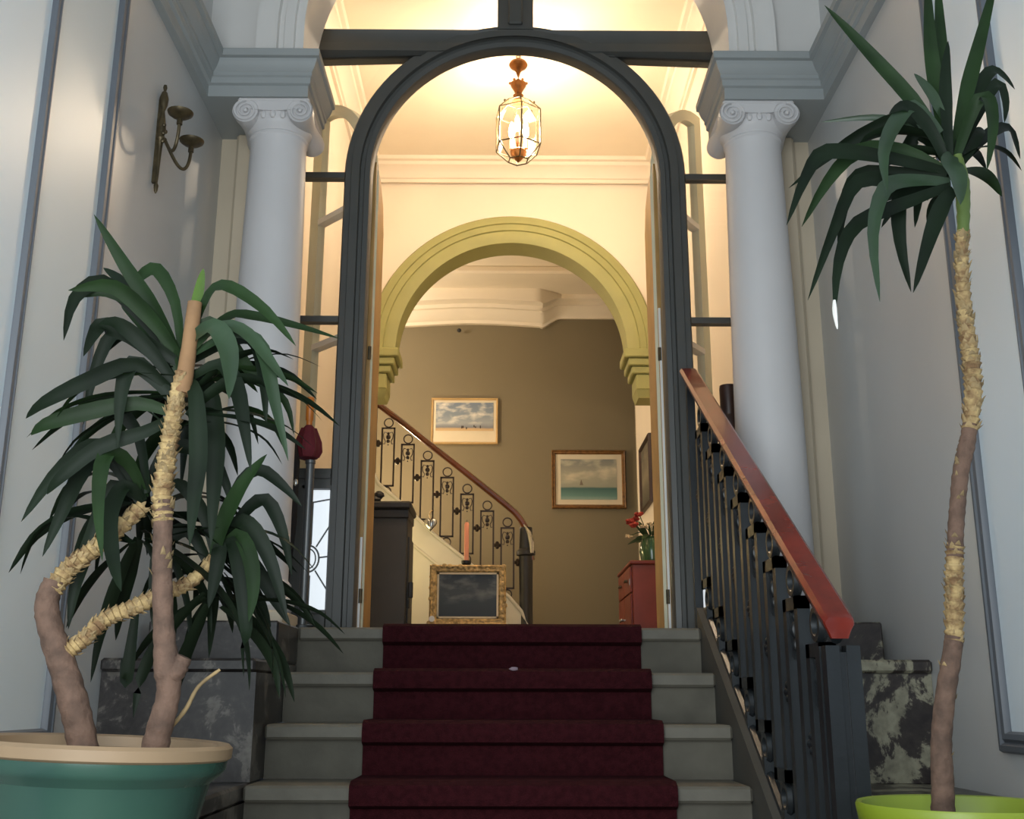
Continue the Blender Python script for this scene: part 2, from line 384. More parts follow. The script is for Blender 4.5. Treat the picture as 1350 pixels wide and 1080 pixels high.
for nm, s in (('trim_25', -1), ('trim_26', 1)):       # corbels carrying the arch
    mb = MB()
    for xi, yf, z0, z1 in ((.80, 7.33, 3.27, 3.335), (.83, 7.35, 3.215, 3.27), (.855, 7.37, 3.16, 3.215), (.885, 7.385, 3.045, 3.16)):
        a, b = sorted((s*xi, s*(HX+.01))); mb.box(a, b, yf, 7.66, z0, z1, .008)
    # sloped foot
    xs = sorted((s*.885, s*(HX+.01)))
    mb.loft([[(s*.885, 7.385, 3.046), (s*(HX+.01), 7.385, 3.046), (s*(HX+.01), 7.64, 3.046), (s*.885, 7.64, 3.046)], [(s*.90, 7.41, 2.99), (s*(HX+.01), 7.41, 2.99), (s*(HX+.01), 7.62, 2.99), (s*.90, 7.62, 2.99)]], True, True)
    struct(mb.build(nm, OLIVE))

# back stair hall
struct(MB().box(-2.6, 2.0, 10.5, 10.6, LZ, 5.4).build('wall_back', BACKW))
struct(MB().box(-2.6, -2.5, 7.7, 10.5, LZ, 5.4).build('wall_stair_left', BACKW))
struct(MB().box(1.9, 2.0, 7.7, 10.5, LZ, 5.4).build('wall_stair_right', BACKW))
struct(MB().box(HX, 2.0, 9.4, 9.46, LZ, 5.4).build('wall_return', BACKW))
struct(MB().box(-2.6, 2.0, 7.62, 10.6, 4.90, 5.0).build('ceiling_back', CEILC))
struct(MB().box(-2.6, -1.2, 7.62, 7.7, LZ, 5.0).build('wall_stair_front', BACKW))
struct(MB().box(-2.6, 2.0, 9.62, 9.80, 4.83, 4.91, .02).build('trim_27', CEILC))
# cornice of the back wall, its left run bowed and ending in a curl
cb = [(0, -.09), (.05, -.09), (.06, -.06), (.09, -.045), (.13, 0), (.16, .03), (.19, .035), (.20, .07), (.28, .09), (.30, .30), (0, .30)]
rings = []
N_ = 40
for i in range(N_+1):
    x = -2.4+(.30+2.4)*i/N_
    zz = 4.665+.05*math.exp(-((x+.35)/.7)**2)-.012
    rings.append([(x, 10.5-o, zz+z) for o, z in cb])
for i in range(1, 9):
    t = i/8; rings.append([(.30+.22*t, 10.5-o*(1-.55*t), 4.658+.11*t*t*(3-2*t)+z) for o, z in cb])
for i in range(1, 5):
    t = i/4; rings.append([(.52+1.4*t, 10.5-o*.45, 4.768+z) for o, z in cb])
struct(MB().loft(rings, True, True).build('trim_28', CEILC))

# ------------------------------------------------------------------ front stairs
NY, NZ, TD, TR = 4.172, LZ, .2545, .17
SL, SR = -.815, .70
st = thing('staircase', 'short flight of grey stone steps under the dark red runner', 'stairs', (0, 4.0, FZ))
for k in range(0, 6):
    y, z = NY-TD*k, NZ-TR*k
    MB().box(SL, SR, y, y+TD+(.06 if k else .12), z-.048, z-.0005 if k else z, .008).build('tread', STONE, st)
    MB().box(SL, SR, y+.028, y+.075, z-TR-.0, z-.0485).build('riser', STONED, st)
# sloping stone curb under the balustrade
cu = []
cy0, cy1 = 2.45, 4.30
def curbz(y): return 1.226+(y-4.145)*.613-.018
mb = MB(); mb.yz([(cy0, FZ), (cy0, curbz(cy0)), (cy1-.05, curbz(cy1-.05)), (cy1-.05, FZ)], .70, .83)
mb.build('curb', mat('curb_stone', (72, 71, 66), .6, var=.08), st)

def runner_prof(top):
    out = []
    for k in range(0, 6):
        y, z = NY-TD*k, NZ-TR*k; o = .014 if top else 0
        nose = [(y+TD+.02 if k else y+.5, z+o*.9), (y+.01, z+o), (y-.006-o, z-.004+o*.5), (y-.012-o, z-.026), (y-.008-o, z-.05-o*.3), (y+.01-o*.2, z-.058-o*.5), (y+.028-o, z-.066), (y+.028-o, z-TR+.012)]
        out += nose if k == 0 else nose[1:]
    return out
a, b = runner_prof(True), runner_prof(False)
rn = thing('stair_runner', 'dark red carpet runner down the middle of the stone steps', 'carpet', (0, 4.0, FZ))
rings = []
for x in [SL+.318+i*(.97)/14 for i in range(15)]:
    rings.append([(x, y-.0015, z) for y, z in a]+[(x, y-.001, z+.0015) for y, z in reversed(b)])
rm = MB().loft(rings, True, False); na = len(a); nr_ = len(rings[0])
for base in (0, (len(rings)-1)*nr_):
    for i in range(na-1): rm.f.append((base+i, base+i+1, base+nr_-2-i, base+nr_-1-i))
rm.build('carpet', CARPET, rn)
MB().sphere((-.008, 3.902, 1.032), .010, 10, 6, 1.4, .5, .7, .3).build('fluff', mat('pale_fluff', (150, 130, 140), .9), rn)

# marble plinths beside the steps, columns on them
def ionic(s, cx, cy):
    side = 'left' if s < 0 else 'right'
    t = thing('ionic_column', 'white ionic column %s' % ('left of the glazed door, beside the wall sconce' if s < 0 else 'right of the glazed door, behind the red handrail'), 'column', (cx, cy, LZ), 'pair of columns flanking the door')
    MB().box(cx-.155, cx+.155, cy-.155, cy+.155, LZ, LZ+.05, .006).build('plinth_slab', CREAMP, t)
    MB().lathe([(.150, LZ+.05), (.165, LZ+.07), (.165, LZ+.09), (.15, LZ+.105), (.138, LZ+.11), (.14, LZ+.13), (.15, LZ+.14), (.15, LZ+.155), (.138, LZ+.17)], (cx, cy, 0), 48).build('base', COLM, t)
    pr = []
    for i in range(25):
        u = i/24; r = .137-.022*(u**1.6); pr.append((r, LZ+.168+(3.175-LZ-.168)*u))
    pr += [(.118, 3.18), (.122, 3.185), (.122, 3.193), (.116, 3.2)]
    MB().lathe(pr, (cx, cy, 0), 56).build('shaft', COLM, t)
    cp = MB(); vx, vr, vz = .112, .053, 3.262
    y0, y1 = cy-.150, cy+.150
    cp.lathe([(.115, 3.2), (.13, 3.22), (.142, 3.24), (.14, 3.27), (.13, 3.30)], (cx, cy, 0), 40)
    cap = cp.build('capital', COLM, t)
    ab = MB().box(cx-.148, cx+.148, cy-.15, cy+.15, 3.305, 3.324, .008)
    # canalis: dipping band between the volutes, front and back
    for yy0, yy1 in ((y0+.004, y0+.03), (y1-.03, y1-.004)):
        pl = [(cx-vx, 3.306), (cx+vx, 3.306)]+[(cx+vx-2*vx*i/10, 3.275-.0*i-(.0 if i in (0, 10) else .010*math.sin(PI*i/10))) for i in range(11)]
        ab.xz(pl, yy0, yy1)
        for kk in range(3):
            pass
    ab.build('abacus', COLM, t)
    for sx in (-1, 1):
        v = MB(); vc = cx+sx*vx
        v.lathe([(.048, y0+.008), (vr, y0), (vr, y0+.03), (.046, y0+.07), (.040, cy-.02), (.040, cy+.02), (.046, y1-.07), (vr, y1-.03), (vr, y1), (.048, y1-.008)], (vc, 0, vz), 28, 'y')
        vo = v.build('volute', COLM, t)
        sp = MB()
        for yy in (y0-.001, y1+.001):
            pts = []
            for i in range(44):
                a = -sx*(i/43)*2.2*2*PI+PI/2; rr = vr*(.90-.72*i/43)
                pts.append((vc+rr*math.cos(a), yy, vz+rr*math.sin(a)))
            sp.tube(pts, [.006-.003*i/43 for i in range(44)], 6)
            sp.sphere((vc, yy, vz), .010, 8, 6)
        sp.build('spiral', COLM, vo)
    # egg band on the echinus
    eg = MB()
    for i in range(-3, 4):
        a = i*.28; eg.sphere((cx+.142*math.sin(a), cy-.142*math.cos(a), 3.25), .016, 8, 6, .8, .6, 1.1)
    stuff(eg.build('egg_moulding', COLM, cap))
    return t
for s, M in ((-1, MARB), (1, MARBR)):
    p = thing('marble_plinth', 'dark veined marble plinth under the %s column, beside the %s' % (('left', 'green pot') if s < 0 else ('right', 'lime pot')), 'plinth', (s*1.06, 3.6, FZ), 'marble plinths beside the stairs')
    xi = .816 if s < 0 else .832
    def sb(x0, x1, *r):
        a, b = sorted((s*x0, s*x1)); return MB().box(a, b, *r)
    sb(xi, 1.299, 2.92, 4.172, FZ, .63).build('foot_block', M, p)
    sb(xi, 1.299, 2.88, 4.172, .631, .682, .008).build('ledge', M, p)
    sb(xi, 1.299, 3.50, 4.172, .683, 1.01).build('main_block', M, p)
    sb(xi, 1.299, 3.48, 4.172, 1.011, 1.052, .008).build('cap_slab', M, p)
    sb(xi, 1.26, 3.80, 4.172, 1.053, LZ-.001, .006).build('upper_block', M, p)
    a, b = sorted((s*xi, s*WX))
    ionic(s, s*1.0, 4.15)

# ------------------------------------------------------------------ glazed screen and arched door frame
DY0, DY1, DR, DZ = 4.56, 4.66, .662, 3.268
fr = struct(bpy.data.objects.new('door_1', None)); COL.objects.link(fr); fr.location = (0, 4.6, LZ)
P1 = [(0, 4.58), (.008, 4.565), (.03, 4.56), (.034, 4.57), (.05, 4.57), (.054, 4.55), (.09, 4.55), (.094, 4.565), (.118, 4.565), (.125, 4.575), (.125, 4.63), (0, 4.63)]
arch_sweep(MB(), DR, DZ, LZ, P1).build('frame_arch', GREYD, fr)
TB = [(3.86, 4.56), (3.86, 4.58), (3.90, 4.545), (3.905, 4.545), (3.945, 4.55), (3.95, 4.57), (3.985, 4.57), (4.02, 4.555), (4.035, 4.58), (4.035, 4.63), (3.86, 4.63)]
def cutz(x): return DZ+math.sqrt(max(.715*.715-x*x, 0))       # the bar is cut away above the arch
MB().loft([[(x, y, max(z, min(cutz(x), 4.02))) for z, y in TB] for x in [-HX]+[-.36+.72*i/24 for i in range(25)]+[HX]], True, True).build('transom', GREYD, fr)
mb = MB(); mb.box(-.085, .085, 4.56, 4.65, 4.03, 4.8); mb.box(-.035, .035, 4.54, 4.57, 4.05, 4.8, .008); mb.build('mullion', GREYD, fr)
for s in (-1, 1):
    a, b = sorted((s*1.07, s*HX)); MB().box(a, b, 4.56, 4.65, LZ, 4.8).build('side_post', GREYD, fr)
    for z in (2.565, 3.268):
        a, b = sorted((s*.78, s*1.075)); MB().box(a, b, 4.58, 4.625, z-.014, z+.014).build('glazing_bar', GREYD, fr)
    # lower panel with its leaded light
    x0, x1, z0, z1 = .775, 1.075, LZ, 1.885
    wx0, wx1, wz0, wz1 = .785, .895, 1.285, 1.795
    pm_ = MB()
    for q in ((x0, wx0, z0, z1), (wx1, x1, z0, z1), (wx0, wx1, z0, wz0), (wx0, wx1, wz1, z1)):
        a, b = sorted((s*q[0], s*q[1])); pm_.box(a, b, 4.58, 4.64, q[2], q[3])
    for q in ((wx0-.004, wx1+.01, wz0-.014, wz0), (wx0-.004, wx1+.01, wz1, wz1+.014), (wx1, wx1+.014, wz0-.014, wz1+.014), (.79, 1.05, 1.84, 1.86)):
        a, b = sorted((s*q[0], s*q[1])); pm_.box(a, b, 4.568, 4.59, q[2], q[3])
    pn = pm_.build('lower_panel', GREYD, fr)
    a, b = sorted((s*wx0, s*wx1)); MB().box(a, b, 4.606, 4.614, wz0, wz1).build('leaded_pane', GLOWPANE, fr)
    ld = MB(); cx_, cz_ = s*.872, 1.50
    uu, vv = (1, 0, 0), (0, 0, 1)
    th = [PI*i/14+PI/2 for i in range(15)] if s > 0 else [PI/2-PI*i/14 for i in range(15)]
    ld.tube([(cx_+.046*math.cos(t), 4.603, cz_+.056*math.sin(t)) for t in th], .004, 6)
    ld.tube([(cx_+.032*math.cos(t), 4.603, cz_+.042*math.sin(t)) for t in th], .003, 6)
    for (xa, za), (xb, zb) in ((( .84, 1.55), (.787, 1.64)), ((.826, 1.505), (.787, 1.51)), ((.84, 1.45), (.787, 1.37)), ((.787, 1.755), (.893, 1.735)), ((.862, 1.286), (.862, 1.43)), ((.862, 1.56), (.862, 1.74))):
        ld.tube([(s*xa, 4.603, za), (s*xb, 4.603, zb)], .0035, 6)
    stuff(ld.build('lead_lines', LEAD, fr))
    # glass of the side lights: two rectangles and the spandrel
    for z0_, z1_ in ((1.885, 2.551), (2.579, 3.254)):
        a, b = sorted((s*.78, s*1.072)); MB().box(a, b, 4.60, 4.605, z0_, z1_).build('side_pane', GLASS, fr)
    poly = [(s*1.072, 3.282), (s*1.072, 3.86)]
    n = 14
    for i in range(n+1):
        a_ = math.acos(min(1, .30/.78))+(0-math.acos(.30/.78))*i/n
        poly.append((s*.782*math.cos(a_), min(3.86, DZ+.782*math.sin(a_))))
    poly[-1] = (s*.782, 3.282)
    MB().xz(poly, 4.60, 4.605).build('spandrel_pane', GLASS, fr)
    a, b = sorted((s*.084, s*1.072)); MB().box(a, b, 4.60, 4.605, 4.028, 4.8).build('upper_pane', GLASS, fr)

# the two arched leaves, opened inwards past square
def leaf_door(name, s, ang):
    hx, hy = s*.672, 4.672
    root = struct(bpy.data.objects.new(name, None)); COL.objects.link(root); root.location = (hx, hy, LZ)
    ux, uy = s*math.cos(ang), math.sin(ang)            # leaf direction from its hinge
    nx, ny = -uy*s, math.cos(ang)                      # across the leaf
    def T(a, z, t): return (hx+ux*a+nx*t, hy+uy*a+ny*t, z)
    W = .52
    def topz(a, R): x = W-a; return DZ+math.sqrt(max(R*R-x*x, 0))
    # outline: hinge stile, quarter arch, meeting stile
    out = [(0, LZ+.01), (0, DZ)]+[(W-W*math.cos(PI/2*i/14), DZ+.60*math.sin(PI/2*i/14)) for i in range(1, 15)]+[(W, LZ+.01)]
    iw = .075
    inn = [(iw, LZ+.75), (iw, DZ)]+[(W-iw-(W-2*iw)*math.cos(PI/2*i/14), DZ+(.60-iw)*math.sin(PI/2*i/14)) for i in range(1, 15)]+[(W-iw, LZ+.75)]
    mb = MB(); n = len(out)
    rings = [[T(o[0], o[1], 0), T(i_[0], i_[1], 0), T(i_[0], i_[1], .04), T(o[0], o[1], .04)] for o, i_ in zip(out, inn)]
    rings.append(rings[0]); mb.loft(rings, True, False)
    mb.build('leaf_frame', SAGE, root)
    MB().prism([(iw, LZ+.12), (W-iw, LZ+.12), (W-iw, LZ+.70), (iw, LZ+.70)], lambda a, z, t: T(a, z, .012+.016*t)).build('leaf_panel', SAGE, root)
    for z in (2.565, 3.22):
        MB().prism([(iw, z-.014), (W-iw, z-.014), (W-iw, z+.014), (iw, z+.014)], lambda a, z_, t: T(a, z_, -.004+.046*t)).build('leaf_bar', WHITE, root)
    MB().prism(inn, lambda a, z, t: T(a, z, .018+.004*t)).build('leaf_glass', GLASS, root)
    # wooden edge of the leaf showing inside the frame
    lin_ = [(4.665, LZ+.005), (5.02, LZ+.005), (5.02, DZ-.10), (4.97, DZ+.02), (4.86, DZ+.09), (4.76, DZ+.11), (4.665, DZ+.11)]
    a, b = sorted((s*.652, s*.668)); MB().yz(lin_, a, b).build('lining', TAN, root)
    a, b = sorted((s*.652, s*.662)); MB().box(a, b, 4.655, 4.6645, LZ+.005, 2.65 if s > 0 else 1.60).build('hinge_gap_light', WHITE, root)  # white strip stands in for the light showing through the hinge gap
    for z in (1.32, 2.4):
        MB().lathe([(.008, z), (.008, z+.06)], (s*.652, 4.655, 0), 10).build('hinge', BRASS, root)
leaf_door('door_2', -1, .82)
leaf_door('door_3', 1, .96)

# ------------------------------------------------------------------ iron balustrades
def motif(o, A, w, h, bar, rr, base_dir=None, tail=True, dense=False):
    """one baluster: o = lower middle of the frame, A = horizontal unit along the run; returns (bars, ornament) builders"""
    o = Vector(o); A = Vector(A); U = Vector((0, 0, 1)); B = A.cross(U)
    m1, m2 = MB(), MB()
    def bx(mb, a0, a1, z0, z1, t):
        vs = []
        for z in (z0, z1):
            for a, b in ((a0, -t), (a1, -t), (a1, t), (a0, t)): vs.append(o+A*a+B*b+U*z)
        mb.add(vs, [(3, 2, 1, 0), (4, 5, 6, 7), (0, 1, 5, 4), (1, 2, 6, 5), (2, 3, 7, 6), (3, 0, 4, 7)])
    hb = bar/2
    for sx in (-1, 1): bx(m1, sx*w/2-hb, sx*w/2+hb, 0, h, hb)
    bx(m1, -w/2-hb, w/2+hb, h-bar, h, hb); bx(m1, -w/2-hb, w/2+hb, 0, bar, hb)
    m1.ring(o+U*(h+rr+hb*.6), rr, hb*.8, A, U)
    m1.ring(o-U*(rr+hb*.4), rr*.95, hb*.8, A, U)
    if tail:
        bx(m1, -hb, hb, -2*rr-.12, -2*rr, hb)
    # leaf drop inside the head of the frame
    c = o+U*(h-.30*w-.05)
    for dz, r in ((.030, .20), (.0, .34), (-.035, .26), (-.065, .10)):
        m2.sphere(c+U*dz*(w/.1), r*w*.62, 8, 6, .9, .55, 1)
    for sx in (-1, 1):
        m2.tube([c+A*(sx*w*f)+U*(g*w) for f, g in ((.12, .35), (.30, .42), (.40, .2), (.36, -.1), (.22, -.35), (.30, -.6), (.42, -.55))], bar*.28, 5)
    return m1, m2
def rosette(c, A, r):
    c = Vector(c); A = Vector(A); U = Vector((0, 0, 1)); mb = MB(); B = A.cross(U)
    for du, dv in ((1, 0), (-1, 0), (0, 1), (0, -1)):
        mb.sphere(c+A*du*r*.55+U*dv*r*.55, r*.5, 8, 6)
    mb.sphere(c, r*.45, 8, 6)
    return mb

# front balustrade
RX = .74
def railz(y): return 1.112+(y-2.56)*.6305
bl = thing('stair_balustrade', 'dark iron balustrade with red-brown wooden handrail right of the steps', 'balustrade', (RX, 3.4, FZ))
hp = [(-.038, -.012), (-.037, -.02), (-.030, -.035), (-.022, -.055), (.022, -.055), (.030, -.035), (.039, -.02), (.037, -.008), (.028, 0), (-.028, 0)]
rings = []
ys = [2.572, 2.577, 2.597]+[2.597+(4.44-2.597)*i/20 for i in range(1, 21)]
for i, y in enumerate(ys):
    k = (.86 if i == 0 else .96 if i == 1 else 1)
    rings.append([(RX+x*k, y, railz(y)-.027+(z+.027)*k) for x, z in hp])
MB().loft(rings, True, True).build('handrail', WOODR, bl, ang=28)
ny = 0
yy = 2.74
while yy < 4.30:
    zb = curbz(yy)+.115; zt = railz(yy)-.16
    m1, m2 = motif((RX, yy, zb), (0, 1, 0), .115, zt-zb, .034, .036)
    br = m1.build('baluster', IRON, bl, ang=40); stuff(m2.build('leaf_ornament', IRON, br))
    if yy+.105 < 4.30:
        rosette((RX, yy+.105, (zb+zt)/2+.06), (0, 1, 0), .032).build('rosette', IRON, bl)
    yy += .205; ny += 1
mb = MB(); mb.tube([(RX, 2.55, curbz(2.55)-.005), (RX, 4.24, curbz(4.24)-.005)], .018, 8); mb.build('bottom_bar', IRON, bl)
mb = MB(); mb.tube([(RX, 2.60, railz(2.60)-.068), (RX, 4.42, railz(4.42)-.068)], .014, 8); mb.build('top_bar', IRON, bl)
mb = MB()
for dx, dy in ((-.024, -.024), (.024, -.024), (-.024, .03), (.024, .03)):
    mb.box(RX+dx-.016, RX+dx+.016, 2.60+dy-.018, 2.60+dy+.018, FZ, railz(2.60)-.085)
mb.box(RX-.030, RX+.030, 2.565, 2.635, FZ+.02, railz(2.6)-.10); mb.box(RX-.07, RX+.07, 2.53, 2.67, FZ, FZ+.05, .008)
mb.build('newel', IRON, bl)
MB().box(RX-.016, RX+.016, 4.405, 4.437, LZ, railz(4.42)-.05).build('top_post', IRON, bl)

# dark turned post behind the top of the rail
pb = thing('newel_post', 'dark brown turned wooden post standing behind the top of the red handrail', 'post', (.90, 4.36, LZ))
MB().lathe([(.05, LZ), (.05, LZ+.12), (.036, LZ+.15), (.034, 1.98), (.046, 2.0), (.050, 2.03), (.050, 2.06), (.040, 2.075)], (.895, 4.39, 0), 20).build('shaft', WOODD, pb)
MB().lathe([(.034, 2.075), (.036, 2.09), (.037, 2.19), (.035, 2.205), (.01, 2.207)], (.895, 4.39, 0), 20).build('finial', WOODD, pb)

# ------------------------------------------------------------------ inner stairs
IY = 8.6
ins = thing('inner_staircase', 'white curved inner staircase rising left beyond the olive arch', 'stairs', (-.5, 9, LZ))
top = [(-1.75, 3.55), (-1.35, 3.02), (-1.143, 2.78), (-1.06, 2.61), (-.91, 2.485), (-.773, 2.362), (-.619, 2.211), (-.369, 2.013), (-.18, 1.85), (-.009, 1.711), (.09, 1.60), (.135, 1.50), (.15, 1.36), (.15, LZ)]
MB().xz(top+[(-1.75, LZ)], IY, IY+.07).build('stringer', PLAST, ins)
mb = MB(); mb.tube([(x, IY-.005, z-.012) for x, z in top[1:-1]], .014, 8); mb.build('stringer_bead', PLAST, ins)
mb = MB(); mb.tube([(x, IY-.006, z) for x, z in ((-1.4, 2.62), (-.828, 2.15), (-.596, 1.964), (-.30, 1.73), (-.02, 1.48))], .012, 8); mb.build('lower_moulding', PLAST, ins)
for k in range(9):
    x1 = .08-.2*k; z = LZ+.17*(k+1)-.02
    MB().box(x1-.24, x1, IY+.07, 9.9, z-.04, z).build('tread', STONE, ins)
    MB().box(x1-.22, x1-.02, IY+.072, 9.88, LZ, z-.041).build('riser', PLAST, ins)
ib = thing('inner_balustrade', 'slim iron balustrade with ringed frames and brown handrail on the inner stairs', 'balustrade', (-.5, IY, LZ))
rp = [(-1.5, 3.62), (-1.30, 3.44), (-1.076, 3.258), (-.885, 3.111), (-.696, 2.959), (-.447, 2.765), (-.2, 2.567), (.0, 2.405), (.06, 2.345), (.105, 2.28), (.14, 2.20), (.158, 2.12), (.165, 2.03), (.17, 1.99)]
def smooth(pts, n=4):
    P_ = [Vector(p) for p in pts]; out = []
    for i in range(len(P_)-1):
        a, b, c, d = P_[max(i-1, 0)], P_[i], P_[i+1], P_[min(i+2, len(P_)-1)]
        for j in range(n):
            t = j/n; out.append(.5*((2*b)+(c-a)*t+(2*a-5*b+4*c-d)*t*t+(3*b-a-3*c+d)*t**3))
    out.append(P_[-1]); return out
MB().tube(smooth([(x, IY+.035, z) for x, z in rp], 3), .026, 10, flat=1.2).build('handrail', mat('brown_varnished_handrail', (112, 62, 34), .22, var=.15, coat=.6), ib)
for i in range(9):
    x = -.997-.162+.1624*i; zr = 3.117+.137-.1362*i
    if i == 0: zr += .01
    m1, m2 = motif((x, IY+.035, zr-.048-.49), (1, 0, 0), .10, .49, .013, .036, tail=True)
    if x > .08: continue
    br = m1.build('baluster', IRONB, ib, ang=40); stuff(m2.build('leaf_ornament', IRONB, br))
    rosette((x+.081, IY+.035, zr-.048-.25-.03), (1, 0, 0), .030).build('rosette', IRONB, ib)
mb = MB()
for x in (-1.148, -1.10): mb.box(x-.009, x+.009, IY+.025, IY+.045, 2.66, 3.27)
mb.box(-1.16, -1.09, IY+.025, IY+.045, 3.25, 3.27); mb.build('corner_bars', IRONB, ib)
nw = MB(); nw.lathe([(.075, LZ), (.075, LZ+.05), (.058, LZ+.08), (.052, LZ+.4), (.055, 2.02), (.075, 2.03), (.075, 2.06), (.055, 2.08), (.05, 2.25)], (.125, IY+.035, 0), 20)
nw.box(.06, .19, IY-.03, IY+.10, LZ, LZ+.06, .008); nw.build('newel', BLACK, ib)
MB().tube([(.11, IY+.0, 2.27), (.148, IY-.02, 2.2), (.168, IY-.02, 2.12), (.17, IY-.02, 2.04)], [.006, .02, .024, .016], 10).build('handrail_highlight', SILVER, ib)['label'] = 'silver piece standing for the highlight on the handrail end'  # silver tube puts the daylight highlight onto the brown rail's end

# ------------------------------------------------------------------ lantern
LX, LY = .03, 5.9
ln = thing('hanging_lantern', 'lit hexagonal brass and glass lantern hanging from the hall ceiling', 'lantern', (LX, LY, 4.8))
mb = MB(); mb.lathe([(.05, 4.80), (.05, 4.79), (.012, 4.775)], (LX, LY, 0), 20); mb.build('ceiling_hook', BRASS, ln)
mb = MB()
for i in range(3):
    mb.ring((LX, LY, 4.765-.022*i), .012, .003, (1, 0, 0) if i % 2 else (0, 1, 0), (0, 0, 1), 12, 5)
for i in range(4):
    mb.ring((LX, LY, 4.60-.02*i), .010, .003, (1, 0, 0) if i % 2 else (0, 1, 0), (0, 0, 1), 12, 5)
stuff(mb.build('chain', BRASSW, ln))
MB().lathe([(.008, 4.715), (.03, 4.712), (.052, 4.70), (.058, 4.685), (.05, 4.67), (.028, 4.655), (.014, 4.635), (.006, 4.605)], (LX, LY, 0), 24).build('canopy_cup', BRASSW, ln)
cr = MB(); cr.lathe([(.05, 4.555), (.046, 4.54), (.028, 4.51), (.02, 4.49), (.032, 4.475), (.022, 4.455), (.034, 4.44), (.04, 4.43)], (LX, LY, 0), 24)
for i in range(6):
    a = PI*i/3; cr.sphere((LX+.05*math.cos(a), LY+.05*math.sin(a), 4.56), .009, 8, 6)
cr.build('crown', BRASSW, ln)
lev = [(.07, 4.43), (.142, 4.355), (.142, 4.125), (.062, 4.04)]
def hexp(r, z): return [Vector((LX+r*math.cos(PI/6+PI*i/3+.13), LY+r*math.sin(PI/6+PI*i/3+.13), z)) for i in range(6)]
L_ = [hexp(*l) for l in lev]
fm = MB()
for i in range(6):
    for lv in range(3): fm.tube([L_[lv][i], L_[lv+1][i]], .0048, 6)
    for lv in range(4): fm.tube([L_[lv][i], L_[lv][(i+1) % 6]], .0042, 6)
    for t in (.45,): fm.sphere(L_[0][i].lerp(L_[1][i], t)+Vector((0, 0, .012)), .008, 6, 5)
fm.build('frame', BRASS, ln)
for lv in range(3):
    for i in range(6):
        a, b, c, d = L_[lv][i], L_[lv][(i+1) % 6], L_[lv+1][(i+1) % 6], L_[lv+1][i]
        MB().add([a, b, c, d], [(0, 1, 2, 3)]).build('pane', LGLASS, ln, smooth=False)
cb_ = MB(); cb_.lathe([(.004, 4.03), (.02, 4.045), (.045, 4.075), (.05, 4.10), (.03, 4.115), (.014, 4.125)], (LX, LY, 0), 20)
for i in range(3):
    a = 2*PI*i/3+.4; px, py = LX+.045*math.cos(a), LY+.045*math.sin(a)
    cb_.tube([(LX, LY, 4.10), (LX+.03*math.cos(a), LY+.03*math.sin(a), 4.095), (px, py, 4.13)], .006, 6)
cb_.build('candle_cluster', BRASSW, ln)
for i in range(3):
    a = 2*PI*i/3+.4; px, py = LX+.05*math.cos(a), LY+.05*math.sin(a)
    c_ = MB().lathe([(.014, 4.13), (.014, 4.20)], (px, py, 0), 12).build('candle_sleeve', CANDLE, ln)
    MB().lathe([(.008, 4.20), (.017, 4.225), (.019, 4.25), (.012, 4.29), (.003, 4.315)], (px, py, 0), 12).build('bulb', BULB, c_)

# ------------------------------------------------------------------ wall sconce
SX, SY = -WX, 3.535
sc = thing('wall_sconce', 'aged brass two-armed candle sconce on the left wall', 'sconce', (SX, SY, 2.68))
mb = MB()
sp_ = [(.004, 2.66), (.012, 2.67), (.016, 2.69), (.008, 2.70), (.010, 2.72), (.014, 2.80), (.018, 2.86), (.030, 2.875), (.022, 2.89), (.030, 2.91), (.026, 2.935), (.016, 2.97), (.012, 2.985), (.026, 3.01), (.030, 3.035), (.018, 3.06), (.008, 3.065), (.014, 3.08), (.010, 3.09)]
mb.lathe([(r*.55, z) for r, z in sp_], (SX+.016, SY, 0), 14); mb.box(SX, SX+.014, SY-.007, SY+.007, 2.70, 3.03)
for k in range(5): mb.sphere((SX+.028, SY+.010*(k % 2*2-1), 2.86+.016*k), .008, 7, 5)
mb.build('back_plate', BRASS, sc)
for i in range(5):
    pass
for (px, py, pz) in ((-1.184, 3.425, 2.905), (-1.200, 3.625, 2.905)):
    s0 = Vector((SX+.035, SY, 2.87)); e = Vector((px, py, pz-.025))
    dd = Vector((px-SX-.035, py-SY, 0))
    pts = []
    for i in range(15):
        t = i/14; a = -PI*.62+PI*.62*t
        u = t*.9+.1*t*t
        z = 2.865*(1-t)+(pz-.02)*t-.085*math.sin(PI*min(1, t*1.12))
        rad = math.sin(PI*.5*min(1, t*1.15))
        pts.append((s0.x+dd.x*rad, s0.y+dd.y*rad, z))
    pts[-1] = (px, py, pz-.02)
    ar = MB().tube(smooth(pts, 2), .0062, 8).build('arm', BRASS, sc)
    MB().lathe([(.010, -.035), (.010, -.02), (.006, -.012), (.03, -.004), (.043, .006), (.045, .012), (.036, .010), (.012, .004), (.014, .02), (.012, .022)], (px, py, pz), 22).build('drip_pan', BRASS, ar)

